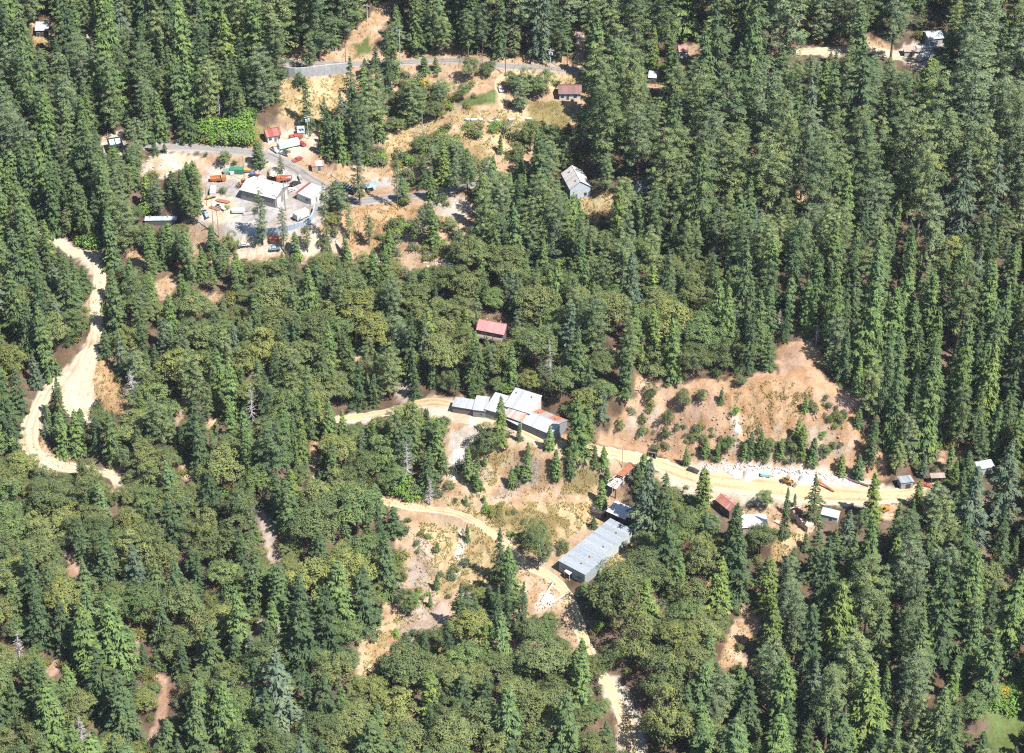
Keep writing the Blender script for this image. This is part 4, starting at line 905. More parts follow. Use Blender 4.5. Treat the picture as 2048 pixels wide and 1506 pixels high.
def loader(label, u, v, dirpx, color, name='wheel_loader', k=1.0):
    t = thing(name, label, 'loader', at(u, v), heading_px(u, v, *dirpx), 'earth moving machines'); t.scale = (0.84, 0.84, 0.84)
    MB().box(-2.6 * k, 0.2 * k, -0.9 * k, 0.9 * k, 0.9 * k, 2.0 * k, 0.15, 0.1).build('engine_body', 'paint', color, t)
    MB().box(0.0, 1.6 * k, -0.7 * k, 0.7 * k, 0.8 * k, 1.5 * k, 0.1, 0.1).build('front_frame', 'paint', color, t)
    c = MB().box(-0.9 * k, 0.5 * k, -0.7 * k, 0.7 * k, 2.0 * k, 3.0 * k, 0.12, 0.1).build('cab', 'glass', DARK, t)
    MB().box(-0.9 * k, 0.5 * k, -0.75 * k, 0.75 * k, 3.0 * k, 3.12 * k).build('cab_roof', 'paint', color, c)
    for s in (-1, 1): MB().tube((0.8 * k, s * 0.5 * k, 1.6 * k), (2.9 * k, s * 0.5 * k, 0.6 * k), 0.14 * k, n=5).build('lift_arm', 'paint', color, t)
    MB().prism([(2.7 * k, 0.1 * k), (3.7 * k, 0.1 * k), (3.5 * k, 0.25 * k), (2.95 * k, 0.4 * k), (2.95 * k, 1.1 * k), (2.7 * k, 1.1 * k)], -1.25 * k, 1.25 * k).build('bucket', 'paint', STEEL, t)
    for x in (-1.7 * k, 1.2 * k):
        for s in (-1, 1): wheel(t, x, s * 1.05 * k, 0.75 * k, 0.5 * k)
    return t
def excavator(label, u, v, dirpx, color, name='excavator', k=1.0):
    t = thing(name, label, 'excavator', at(u, v), heading_px(u, v, *dirpx), 'earth moving machines'); t.scale = (0.84, 0.84, 0.84)
    for s in (-1, 1): MB().prism([(-1.7 * k, 0.15 * k), (-1.4 * k, 0), (1.4 * k, 0), (1.7 * k, 0.15 * k), (1.7 * k, 0.55 * k), (1.4 * k, 0.75 * k), (-1.4 * k, 0.75 * k), (-1.7 * k, 0.55 * k)], s * 1.0 * k - 0.25 * k, s * 1.0 * k + 0.25 * k).build('track', 'rubber', DARK, t)
    MB().box(-1.9 * k, 1.0 * k, -1.1 * k, 1.1 * k, 0.8 * k, 1.7 * k, 0.1, 0.1).build('house_body', 'paint', color, t)
    MB().box(0.1 * k, 1.2 * k, 0.2 * k, 1.1 * k, 1.7 * k, 2.6 * k, 0.1, 0.05).build('cab', 'glass', DARK, t)
    b = MB().tube((0.8 * k, -0.2 * k, 1.5 * k), (2.6 * k, -0.2 * k, 3.4 * k), 0.22 * k, n=5); b.tube((2.6 * k, -0.2 * k, 3.4 * k), (4.2 * k, -0.2 * k, 3.0 * k), 0.2 * k, n=5)
    b.build('boom', 'paint', color, t)
    MB().tube((4.2 * k, -0.2 * k, 3.0 * k), (4.4 * k, -0.2 * k, 1.2 * k), 0.16 * k, n=5).build('dipper_arm', 'paint', color, t)
    MB().prism([(4.0 * k, 0.3 * k), (4.7 * k, 0.2 * k), (4.8 * k, 1.2 * k), (4.2 * k, 1.3 * k)], -0.7 * k, 0.3 * k).build('bucket', 'paint', STEEL, t)
    return t
def container(label, u, v, dirpx, color, L=6.0, W=2.4, H=2.0, name='dumpster', kind='dumpster', lid=None, group='skips and containers'):
    t = thing(name, label, kind, at(u, v), heading_px(u, v, *dirpx), group); t.scale = (0.88, 0.88, 0.88)
    MB().box(-L / 2, L / 2, -W / 2, W / 2, 0.12, H).build('body', 'paint', color, t)
    n = max(3, int(L / 0.9))
    for k in range(n):
        x = -L / 2 + 0.2 + (L - 0.4) * k / (n - 1)
        for s in (-1, 1): MB().box(x - 0.06, x + 0.06, s * W / 2 - 0.05, s * W / 2 + 0.05, 0.15, H - 0.05).build('rib', 'paint', tuple(c * 0.9 for c in color), t)
    MB().box(-L / 2 - 0.06, L / 2 + 0.06, -W / 2 - 0.06, W / 2 + 0.06, H, H + 0.1).build('lid' if lid else 'rim', 'paint', lid or color, t)
    for x in (-L / 2 + 0.5, L / 2 - 0.5): MB().box(x - 0.15, x + 0.15, -W / 2, W / 2, 0, 0.12).build('skid', 'paint', DARK, t)
    return t
def trailer(label, u, v, dirpx, color, L=9.0, W=2.4, H=2.5, name='trailer', group='trailers'):
    t = thing(name, label, 'trailer', at(u, v), heading_px(u, v, *dirpx), group); t.scale = (0.88, 0.88, 0.88)
    MB().box(-L / 2, L / 2, -W / 2, W / 2, 0.7, 0.7 + H, 0.05, 0.08).build('body', 'paint', color, t)
    n = int(L / 1.5)
    for k in range(n): MB().box(-L / 2 + 0.4 + k * (L - 0.8) / n, -L / 2 + 0.46 + k * (L - 0.8) / n, -W / 2 + 0.1, W / 2 - 0.1, 0.7 + H, 0.73 + H).build('roof_seam', 'paint', tuple(c * 0.85 for c in color), t)
    for x in (-L / 2 + 1.4, -L / 2 + 2.5):
        for s in (-1, 1): wheel(t, x, s * (W / 2 - 0.2), 0.42, 0.28)
    MB().tube((L / 2, 0, 0.75), (L / 2 + 1.2, 0, 0.6), 0.08, n=5).build('tow_bar', 'paint', DARK, t)
    for s in (-1, 1): MB().box(L / 2 - 1.2, L / 2 - 1.05, s * 0.8 - 0.08, s * 0.8 + 0.08, 0, 0.75).build('leg', 'paint', DARK, t)
    return t
def pole(label, u, v, hpx, color=(0.20, 0.15, 0.11), arms=True, cans=False, r=0.17, name='utility_pole', tone='wood'):
    g = at(u, v); sc = FPX / np.linalg.norm(np.array(g) - CAM)
    h = hpx / sc / math.cos(PITCH - math.atan2(H0 / 2 - v, FPX))
    t = thing(name, label, 'pole', g, random.uniform(-0.4, 0.4), 'utility poles')
    MB().tube((0, 0, -0.8), (0, 0, h), r, r * 0.7, 8).build('post', tone, color, t)
    if arms:
        a = MB().box(-1.3, 1.3, -0.07, 0.07, h - 0.75, h - 0.55).build('crossarm', tone, color, t)
        for x in (-1.15, -0.45, 0.45, 1.15): MB().tube((x, 0, h - 0.55), (x, 0, h - 0.3), 0.06, n=6).build('insulator', 'paint', (0.6, 0.62, 0.62), a)
    if cans:
        for s in (-1, 1): MB().tube((s * 0.55, 0, h - 2.6), (s * 0.55, 0, h - 1.5), 0.32, n=10).build('transformer', 'paint', (0.66, 0.70, 0.72), t)
    return t

# ---- the equipment yard
box_truck('orange dump truck parked at the left side of the yard', 437, 362, (30, -2), ORANGE_P, ORANGE_P, 6.6, dump=True, name='dump_truck')
loader('orange wheel loader parked behind the cream roofed garage', 486, 371, (-20, 8), ORANGE_P)
excavator('small yellow excavator near the sand heap in the yard', 542, 356, (14, 10), YELLOW_P, k=0.8)
box_truck('bright orange red truck parked behind the cream roofed garage', 568, 362, (-24, 6), (0.66, 0.17, 0.08), (0.66, 0.19, 0.09), 6.4, dump=True, name='dump_truck')
car('white pickup left of the small yellow excavator', 520, 361, (10, -8), WHITE_P, 5.2, 'pickup', 'pickup_truck')
car('dark red pickup beside the white pickup in the yard', 510, 356, (10, -4), (0.22, 0.07, 0.06), 4.8, 'pickup', 'pickup_truck')
car('white car between the garage and the red striped workshop shed', 581, 382, (10, -6), WHITE_P, 4.6)
car('dark car behind the red striped workshop shed', 591, 369, (12, -5), (0.05, 0.04, 0.04), 4.4)
box_truck('white flatbed truck with tan side at the left yard edge', 427, 388, (2, -18), WHITE_P, (0.80, 0.79, 0.76), 7.0, 2.0)
container('green open top dumpster at the back of the yard', 474, 345, (20, -4), (0.05, 0.26, 0.14), 5.6, lid=(0.05, 0.28, 0.16))
container('pale green dumpster left of the bright green one', 455, 347, (16, -4), (0.20, 0.36, 0.30), 3.4, H=1.6)
container('small white tank box between the two green dumpsters', 463, 348, (10, -3), WHITE_P, 1.8, 1.8, 1.5, 'storage_box', 'box')
container('yellow steel box trailer beside the green dumpsters', 494, 342, (20, -2), YELLOW_P, 4.2, 1.8, 0.9)
trailer('long white enclosed trailer at the lower left of the yard', 477, 426, (28, 0), WHITE_P, 5.2, 2.0, 1.2)
trailer('large white tank trailer inside the curved concrete wall', 603, 436, (26, -12), (0.80, 0.79, 0.76), 6.2, 3.0, 2.4)
car('blue grey pickup at the left edge of the yard', 412, 430, (6, 12), (0.35, 0.42, 0.50), 5.0, 'pickup', 'pickup_truck')
car('black car in tree shade left of the yard', 387, 443, (14, -2), (0.015, 0.015, 0.018), 4.5)
car('white pickup beside the brown plank heap in the yard', 442, 417, (14, 6), WHITE_P, 5.0, 'pickup', 'pickup_truck')
container('red brown dumpster below the curved concrete wall', 549, 482, (16, 4), (0.42, 0.12, 0.07), 3.6, H=1.7)
car('pale blue car below the red brown dumpster', 550, 499, (12, -2), (0.40, 0.55, 0.66), 4.4)
car('white car beside the round oak below the yard', 489, 491, (14, -4), WHITE_P, 4.6)
trailer('long pale blue mobile home across the road from the yard', 577, 294, (26, -6), (0.66, 0.74, 0.80), 9.2, 3.0, 2.2, 'mobile_home')
car('white pickup left of the pale blue mobile home', 550, 302, (8, 6), WHITE_P, 4.8, 'pickup', 'pickup_truck')
car('silver car in front of the pale blue mobile home', 569, 309, (12, 4), (0.62, 0.66, 0.70), 4.4)
box_truck('red van behind the pale blue mobile home', 591, 279, (-20, 6), RED_P, RED_P, 5.6, 1.4, 'cargo_van', 'van')
car('dark red car at the right end of the pale blue mobile home', 604, 290, (10, 6), (0.35, 0.06, 0.05), 4.4)
car('red car on the far shoulder of the yard road', 595, 321, (-16, 6), RED_P, 4.6)
t = thing('equipment_rack', 'dark flatbed stacked with teal drums beside the paved road', 'flatbed', at(690, 381), heading_px(690, 381, 30, 13), 'trailers')
MB().box(-4.6, 4.6, -1.2, 1.2, 0.7, 0.95).build('deck', 'wood', (0.05, 0.05, 0.06), t)
for x in (-3.4, -2.4, 2.6):
    for s in (-1, 1): wheel(t, x, s * 1.0, 0.42, 0.28)
for k in range(9): MB().box(-4.5 + k * 1.1, -4.38 + k * 1.1, -1.25, 1.25, 0.95, 2.5).build('stake', 'paint', (0.02, 0.02, 0.03), t)
for k in range(8):
    for s in (-0.55, 0.55):
        d = MB().tube((-3.9 + k * 1.1, s, 0.95), (-3.9 + k * 1.1, s, 2.0), 0.42, n=12).build('drum', 'paint', (0.05, 0.22, 0.25), t)
t = thing('canopy_tent', 'small sky blue canopy tent beside the grey pad', 'canopy', at(742, 380), 0.4)
MB().add([(-1.8, -1.6, 2.1), (1.8, -1.6, 2.1), (1.8, 1.6, 2.1), (-1.8, 1.6, 2.1), (0, 0, 3.0)], [(0, 1, 4), (1, 2, 4), (2, 3, 4), (3, 0, 4), (0, 3, 2, 1)]).build('cover', 'paint', (0.25, 0.50, 0.72), t)
for sx in (-1, 1):
    for sy in (-1, 1): MB().tube((sx * 1.7, sy * 1.5, 0), (sx * 1.7, sy * 1.5, 2.1), 0.05, n=6).build('leg', 'paint', (0.6, 0.6, 0.6), t)
pole('tall utility pole with pale transformers beside the small white roofed shed', 617, 278, 46, (0.42, 0.40, 0.38), True, True)
pole('thin dark utility pole in front of the cream roofed garage', 571, 422, 64)
pole('thin dark pole beside the green dumpsters', 489, 362, 48, arms=False, r=0.13)
pole('pale green lamp post beside the paved road bend', 676, 362, 30, (0.55, 0.66, 0.58), False, r=0.1, tone='paint', name='lamp_post')
pole('thin pole below the pale blue mobile home', 560, 318, 46, arms=False, r=0.13)
pole('left of two brown poles at the lower left of the yard', 428, 464, 62, (0.30, 0.20, 0.13), False, r=0.14)
pole('right of two brown poles at the lower left of the yard', 438, 474, 54, (0.30, 0.20, 0.13), True, r=0.14)
pole('short reddish pole at the left edge of the yard', 414, 412, 40, (0.32, 0.16, 0.10), False, r=0.12)
pole('pale utility pole against the trees at the left edge', 9, 1034, 34, (0.58, 0.54, 0.46), True)
pole('tall dark utility pole left of the round green meadow trees', 1011, 148, 70, (0.17, 0.12, 0.10))
pole('tall brown utility pole above the brown roofed house', 1134, 140, 62, (0.22, 0.16, 0.13))
pole('pale utility pole left of the upper paved road shrubs', 801, 140, 78, (0.45, 0.42, 0.38))
pole('white topped pole pair above the brown roofed house', 1101, 134, 36, (0.62, 0.62, 0.60), True, True)
pole('thin brown pole over the upper dry grass bank', 965, 142, 40, (0.30, 0.22, 0.16), False, r=0.12)
pole('pale pole beside the narrow track at the top', 735, 44, 34, (0.55, 0.55, 0.52), True)
pole('dark pole above the concrete retaining wall', 692, 134, 46, (0.20, 0.15, 0.12), False)
pole('lone grey pole on the dry slope below the yellow trees', 845, 268, 44, (0.34, 0.31, 0.28), False)
pole('grey pole at the top of the orange bank', 1290, 800, 38, (0.40, 0.37, 0.33), True, r=0.15)
pole('thin grey pole beside the sandy road by the rusty ramp', 1244, 936, 38, (0.33, 0.30, 0.27), False, r=0.12)
pole('slim pale pole right of the long tin shed track', 1790, 700, 50, (0.4, 0.36, 0.3), False, r=0.12)

def wall_run(name, label, pts, h, color, joint, thick=0.4):
    P = resample(px_line(pts), joint); P = smooth_z(P, 5)
    t = thing(name, label, 'wall', Vector(P[len(P) // 2]), 0.0)
    o = Vector(P[len(P) // 2])
    for i in range(len(P) - 1):
        a, b = Vector(P[i]) - o, Vector(P[i + 1]) - o
        d = (b - a); d.z = 0; L = d.length
        if L < 0.05: continue
        hd = math.atan2(d.y, d.x); j = random.uniform(0.92, 1.05)
        MB().box(0.015, L - 0.015, -thick / 2, thick / 2, -1.0, h + random.uniform(-0.02, 0.02)).build('wall_panel', 'concrete', tuple(c * j for c in color), t, a, (0, 0, hd))
    return t
wall_run('retaining_wall', 'long pale concrete retaining wall below the upper paved road', [(568, 152), (590, 156), (620, 153), (660, 149), (697, 145)], 4.2, (0.40, 0.40, 0.40), 2.2)
wall_run('curved_wall', 'curved blue grey concrete wall round the lower edge of the yard', [(484, 455), (492, 466), (530, 469), (578, 461), (614, 450), (626, 436), (630, 420)], 2.4, (0.36, 0.41, 0.48), 1.6)

# ---- meadow boxes
for k, (u, v, s) in enumerate([(935, 243, 1.6), (948, 242, 2.4), (962, 243, 1.4), (983, 243, 1.5), (995, 243, 1.5), (1022, 243, 2.0), (1058, 240, 2.0)]):
    container(f"white storage box in the dry meadow row, {['first', 'second', 'third', 'fourth', 'fifth', 'sixth', 'seventh'][k]} from the left end", u, v + random.uniform(-2, 2), (10, random.uniform(-2.5, 2.5)), tuple([random.uniform(0.55, 0.8)] * 3), s, random.uniform(0.9, 1.5), random.uniform(0.6, 1.1), 'storage_box', 'box', lid=(0.72, 0.74, 0.78), group='white boxes in the dry meadow')
car('white car on the dirt drive beside the green meadow', 1001, 180, (3, 8), WHITE_P, 4.6)

# ---- mine and sandy road
loader('ochre wheel loader parked by the white rubble', 1575, 967, (20, 7), (0.45, 0.24, 0.06))
excavator('small orange excavator below the sandy road right of the teal roofed shed', 1768, 1022, (-14, 8), (0.65, 0.27, 0.03), k=0.9)
car('dark grey car parked at the foot of the orange bank', 1386, 943, (12, 4), (0.06, 0.06, 0.07), 4.6)
car('red car between the tin hut and the open shelter', 1848, 972, (12, 2), (0.52, 0.10, 0.07), 4.6)
car('yellow car in front of the low wing of the mine building', 978, 834, (14, 5), (0.62, 0.40, 0.06), 4.6)
car('orange scrap car on the slope below the mine building', 1006, 893, (6, 12), (0.50, 0.16, 0.07), 4.2)
trailer('small teal trailer beside the ochre wheel loader', 1531, 953, (14, 2), (0.45, 0.68, 0.74), 3.6, 2.0, 1.0)
t = thing('scrap_machine', 'rusty red scrap conveyor lying on the sand right of the ochre loader', 'machine', at(1652, 977), heading_px(1652, 977, 20, 10))
MB().tube((-3.2, 0, 1.6), (3.2, 0, 0.5), 0.35, n=8).build('conveyor_tube', 'paint', (0.36, 0.14, 0.11, 0.4), t)
MB().box(-3.4, -2.2, -0.8, 0.8, 0.9, 2.2, 0.2, 0.2).build('hopper', 'paint', (0.40, 0.17, 0.13, 0.4), t)
for x in (-2.6, 2.2): MB().box(x - 0.1, x + 0.1, -0.6, 0.6, 0, 1.4 if x < 0 else 0.6).build('stand', 'paint', (0.3, 0.12, 0.1, 0.4), t)
t = thing('steel_pipe', 'long dark pipe lying along the foot of the bank', 'pipe', at(1690, 958), heading_px(1690, 958, 30, 10))
MB().tube((-8, 0, 0.35), (8, 0, 0.35), 0.35, n=10).build('pipe', 'paint', (0.16, 0.12, 0.10, 0.2), t)
for x in (-7.9, 0, 7.9): MB().tube((x - 0.12, 0, 0.35), (x + 0.12, 0, 0.35), 0.45, n=10).build('flange', 'paint', (0.2, 0.14, 0.11, 0.3), t)
for k, (u, v, dx, dy, L) in enumerate([(1082, 1205, 14, -22, 8.0), (1100, 1210, 18, -12, 6.0)]):
    g = at(u, v); e = Vector(G(u + dx, v + dy)) ; d = (e - g).normalized()
    t = thing('pale_pipe', ['pale green pipe lying down the chalky slope below the track', 'shorter white pipe lying beside the pale green pipe'][k], 'pipe', g)
    MB().tube((0, 0, 0.35), d * L + Vector((0, 0, 0.35)), 0.28, n=10).build('pipe', 'paint', [(0.55, 0.66, 0.55), (0.72, 0.72, 0.68)][k], t)
    MB().tube(d * L + Vector((0, 0, 0.35)), d * (L + 0.3) + Vector((0, 0, 0.35)), 0.36, n=10).build('flange', 'paint', (0.4, 0.45, 0.4), t)
for k, (u, v) in enumerate([(1974, 912), (1980, 916), (1986, 921)]):
    g = at(u, v); e = Vector(G(u - 14, v - 26)); d = (e - g).normalized()
    t = thing('fallen_log', ['grey fallen log above the far white tin shed, leftmost of three', 'middle grey log of three above the far white tin shed', 'grey fallen log above the far white tin shed, rightmost of three'][k], 'log', g, group='fallen logs')
    MB().tube((0, 0, 0.4), d * (8 + k) + Vector((0, 0, 0.5)), 0.28, 0.16, 8).build('log', 'wood', (0.46, 0.42, 0.38), t)
    MB().tube(d * 4 + Vector((0, 0, 0.5)), d * 4.6 + Vector((0.5, 0.3, 1.0)), 0.08, 0.04, 5).build('branch_stub', 'wood', (0.44, 0.40, 0.36), t)
# dark timber frame beside the tin shed
t = thing('timber_frame', 'dark slatted timber bin beside the dry slope above the tin shed', 'timber frame', at(1197, 1030), heading_px(1197, 1030, 20, 9))
for sx in (-1, 1):
    for sy in (-1, 1): MB().box(sx * 2.2 - 0.12, sx * 2.2 + 0.12, sy * 1.3 - 0.12, sy * 1.3 + 0.12, -1.0, 3.8).build('post', 'wood', (0.07, 0.06, 0.055), t)
for k in range(6):
    for sy in (-1, 1): MB().box(-2.3, 2.3, sy * 1.3 - 0.17, sy * 1.3 - 0.12, 0.2 + k * 0.6, 0.5 + k * 0.6).build('slat', 'wood', (0.09, 0.08, 0.075), t)
    for sx in (-1, 1): MB().box(sx * 2.2 + 0.12, sx * 2.2 + 0.17, -1.15, 1.15, 0.2 + k * 0.6, 0.5 + k * 0.6).build('slat', 'wood', (0.09, 0.08, 0.075), t)
MB().box(-2.1, 2.1, -1.15, 1.1, -0.6, 1.6).build('ore_fill', 'stone', (0.10, 0.09, 0.085), t)
# white railed ramp between canopy and ramp roof
t = thing('railed_ramp', 'white railed plank ramp between the two rust coloured roofs', 'ramp', at(1236, 968), heading_px(1236, 968, -14, 22))
for k in range(5): MB().box(-4 + k * 1.7, -2.4 + k * 1.7, -0.9, 0.9, 2.2 - k * 0.12, 2.32 - k * 0.12).build('plank', 'wood', (0.5, 0.45, 0.4), t)
for s in (-1, 1):
    for k in range(4): MB().box(-3.9 + k * 2.5, -3.75 + k * 2.5, s * 0.95 - 0.07, s * 0.95 + 0.07, -1.5, 3.4 - k * 0.15).build('rail_post', 'paint', (0.75, 0.75, 0.73), t)
    MB().box(-4, 4, s * 0.95 - 0.05, s * 0.95 + 0.05, 2.95, 3.05).build('handrail', 'paint', (0.75, 0.75, 0.73), t)
# adit in the bank
g = at(1304, 915)
t = thing('adit_portal', 'black timbered adit mouth at the foot of the orange bank', 'mine portal', g, heading_px(1304, 915, 20, 6))
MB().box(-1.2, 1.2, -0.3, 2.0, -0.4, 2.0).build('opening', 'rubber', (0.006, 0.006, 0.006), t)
for s in (-1, 1): MB().box(s * 1.25 - 0.14, s * 1.25 + 0.14, -0.5, -0.2, -0.6, 2.2).build('post', 'wood', (0.2, 0.15, 0.11), t)
MB().box(-1.5, 1.5, -0.52, -0.18, 2.2, 2.5).build('lintel', 'wood', (0.2, 0.15, 0.11), t)
# entrance porch of the tin shed
t = thing('shed_awning', 'small white awning over the door of the long tin shed', 'awning', at(1137, 1156), heading_px(1137, 1156, 22, 16))
MB().add([(-1.2, -0.8, 2.5), (1.2, -0.8, 2.5), (1.2, 0.9, 2.9), (-1.2, 0.9, 2.9), (-1.2, -0.8, 2.58), (1.2, -0.8, 2.58), (1.2, 0.9, 2.98), (-1.2, 0.9, 2.98)], [(0, 3, 2, 1), (4, 5, 6, 7), (0, 1, 5, 4), (1, 2, 6, 5), (2, 3, 7, 6), (3, 0, 4, 7)]).build('cover', 'tin', (0.76, 0.78, 0.78), t)
for x in (-1.05, 1.05): MB().box(x - 0.06, x + 0.06, -0.7, -0.58, -0.4, 2.5).build('post', 'wood', (0.5, 0.5, 0.48), t)
MB().box(-0.5, 0.5, -0.3, 0.5, -0.2, 1.2).build('meter_box', 'paint', (0.05, 0.05, 0.06), t)
# upper right vehicles
box_truck('white box truck on the pale gravel near the upper right corner', 1845, 104, (12, -5), WHITE_P, WHITE_P, 6.6, 2.2)
trailer('white camper beside the box truck near the upper right corner', 1846, 120, (14, -6), (0.78, 0.79, 0.82), 6.5, 2.4, 2.2)
car('pale blue car behind the upper right box truck', 1862, 99, (8, -3), (0.45, 0.58, 0.72), 4.6)
trailer('white camper trailer between the tall upper right pines', 1436, 172, (6, -10), WHITE_P, 6.0, 2.4, 2.4)

# ------------------------------------------------------------------ rock
def rock_mesh(seed, name):
    r = random.Random(seed); b = MB(); vs = []; fs = []
    t = (1 + 5 ** 0.5) / 2
    base_v = [Vector(p).normalized() for p in [(-1, t, 0), (1, t, 0), (-1, -t, 0), (1, -t, 0), (0, -1, t), (0, 1, t), (0, -1, -t), (0, 1, -t), (t, 0, -1), (t, 0, 1), (-t, 0, -1), (-t, 0, 1)]]
    fs = [(0, 11, 5), (0, 5, 1), (0, 1, 7), (0, 7, 10), (0, 10, 11), (1, 5, 9), (5, 11, 4), (11, 10, 2), (10, 7, 6), (7, 1, 8), (3, 9, 4), (3, 4, 2), (3, 2, 6), (3, 6, 8), (3, 8, 9), (4, 9, 5), (2, 4, 11), (6, 2, 10), (8, 6, 7), (9, 8, 1)]
    s = Vector((r.uniform(0.8, 1.3), r.uniform(0.7, 1.1), r.uniform(0.5, 0.8)))
    vs = [Vector((p.x * s.x, p.y * s.y, p.z * s.z)) * r.uniform(0.75, 1.2) for p in base_v]
    b.add(vs, fs)
    return b
RUB_POLYS = [([(1395, 928), (1440, 924), (1590, 938), (1650, 945), (1740, 968), (1700, 972), (1600, 958), (1500, 955), (1420, 944)], 420, CHALK, (0.25, 0.8)), ([(860, 395), (920, 392), (945, 410), (930, 440), (880, 425)], 50, CHALK, (0.25, 0.7)),
             ([(1350, 960), (1430, 1000), (1400, 1010), (1340, 985)], 60, CHALK, (0.2, 0.6)), ([(840, 500), (910, 500), (905, 530), (840, 535)], 60, (0.46, 0.40, 0.34), (0.3, 0.8)), ([(300, 300), (405, 312), (350, 345), (285, 350)], 60, CHALK, (0.2, 0.6))]
def inside_points(poly, n):
    P = np.array(poly, float); pts = []
    while len(pts) < n:
        u = RNG.uniform(P[:, 0].min(), P[:, 0].max(), n * 2); v = RNG.uniform(P[:, 1].min(), P[:, 1].max(), n * 2)
        ok = poly_sd(poly, u, v) > 0
        pts += list(zip(u[ok], v[ok]))
    return pts[:n]
protos = [rock_mesh(s, 'rock') for s in range(6)]
rb = MB()
for poly, n, c, (s0, s1) in RUB_POLYS:
    pts = inside_points(poly, n); W3 = ground([p[0] for p in pts], [p[1] for p in pts])
    for q in W3:
        pr = random.choice(protos); s = random.uniform(s0, s1) * random.uniform(0.35, 1.0) * (1.7 if random.random() < 0.07 else 1); a = random.uniform(0, 6.28)
        ca, sa = math.cos(a) * s, math.sin(a) * s
        rb.add([(q[0] + p[0] * ca - p[1] * sa, q[1] + p[0] * sa + p[1] * ca, q[2] - 0.15 * s + p[2] * s) for p in pr.v], pr.f)
o = rb.build('rubble', 'stone', (0.45, 0.42, 0.39)); o['kind'] = 'stuff'; o['label'] = 'pale broken rock strewn along the road edge and slopes'

sc_ = MB()
for poly, n, (s0, s1) in [([(1230, 880), (1270, 800), (1480, 770), (1640, 790), (1720, 860), (1750, 925), (1400, 925)], 520, (0.12, 0.5)), ([(960, 900), (1180, 910), (1180, 990), (940, 990)], 160, (0.1, 0.35)), ([(830, 1060), (870, 1060), (870, 1250), (800, 1260)], 120, (0.1, 0.35)), ([(190, 730), (260, 800), (250, 830), (190, 800)], 60, (0.12, 0.4))]:
    pts = inside_points(poly, n); W3 = ground([p[0] for p in pts], [p[1] for p in pts])
    for q in W3:
        pr = random.choice(protos); s = random.uniform(s0, s1); a = random.uniform(0, 6.28); ca, sa = math.cos(a) * s, math.sin(a) * s
        sc_.add([(q[0] + p[0] * ca - p[1] * sa, q[1] + p[0] * sa + p[1] * ca, q[2] + p[2] * s) for p in pr.v], pr.f)
o = sc_.build('scree', 'stone', (0.34, 0.24, 0.17)); o['kind'] = 'stuff'; o['label'] = 'small brown stones scattered over the bare slopes'

# ------------------------------------------------------------------ heaps and clutter
def heap(label, u, v, r, h, color, name='sand_heap', cat='heap'):
    rr = random.Random(int(u)); m = MB(); rings = [(1.0, -0.3), (0.92, 0.1), (0.68, 0.45), (0.40, 0.78), (0.15, 0.96)]; n = 14; vs = []
    for q, z in rings:
        for k in range(n):
            a = 6.283 * k / n; w = 1 + 0.14 * math.sin(3 * a + u) + rr.uniform(-0.07, 0.07)
            vs.append((math.cos(a) * r * q * w, math.sin(a) * r * q * w * 0.8, z * h * (1 + rr.uniform(-0.06, 0.06)) if z > 0 else z))
    fs = [(i * n + k, i * n + (k + 1) % n, (i + 1) * n + (k + 1) % n, (i + 1) * n + k) for i in range(len(rings) - 1) for k in range(n)] + [tuple(range((len(rings) - 1) * n, len(rings) * n))]
    m.add(vs, fs); o = m.build(name, 'stone', color, None, at(u, v), (0, 0, rr.uniform(0, 6)))
    for p in o.data.polygons: p.use_smooth = True
    return tag(o, label, cat, 'heaps in the yard')
heap('pale sand heap behind the small yellow excavator', 553, 343, 3.6, 1.7, (0.52, 0.46, 0.36))
heap('grey gravel heap left of the cream roofed garage', 460, 380, 2.6, 1.0, (0.24, 0.23, 0.22))
heap('tan soil heap at the left rim of the yard', 408, 408, 2.4, 1.2, (0.46, 0.33, 0.22))
heap('white rock heap at the rubble edge of the sandy road', 1470, 948, 2.8, 1.2, (0.52, 0.50, 0.47), 'rock_heap')
heap('larger white rock heap left of the teal trailer', 1500, 952, 3.4, 1.5, (0.52, 0.50, 0.47), 'rock_heap')
heap('white rock heap right of the ochre wheel loader', 1612, 962, 3.4, 1.4, (0.52, 0.50, 0.47), 'rock_heap')
def lumber(label, u, v, dirpx, color, n=5, L=4.0):
    t = thing('lumber_stack', label, 'lumber stack', at(u, v), heading_px(u, v, *dirpx), 'lumber stacks')
    for k in range(n):
        for q in range(3):
            x = random.uniform(-0.3, 0.3); j = random.uniform(0.8, 1.15)
            MB().box(-L / 2 + x, L / 2 + x, -0.7 + k * 0.28, -0.46 + k * 0.28, 0.02 + q * 0.16, 0.15 + q * 0.16).build('plank', 'wood', tuple(c * j for c in color), t)
lumber('brown plank stack left of the white pickup in the yard', 430, 418, (16, 5), (0.26, 0.14, 0.09))
lumber('grey plank stack right of the long white trailer', 497, 428, (14, -3), (0.34, 0.29, 0.25), 4)
lumber('red brown plank stack below the white flatbed truck', 445, 404, (18, 4), (0.30, 0.13, 0.09), 6, 5.0)
lumber('pale plank stack beside the roofless ruin', 1560, 1048, (14, 8), (0.46, 0.38, 0.30), 5)
lumber('weathered plank stack in front of the mine building', 1018, 862, (14, 6), (0.30, 0.24, 0.19), 4, 3.5)
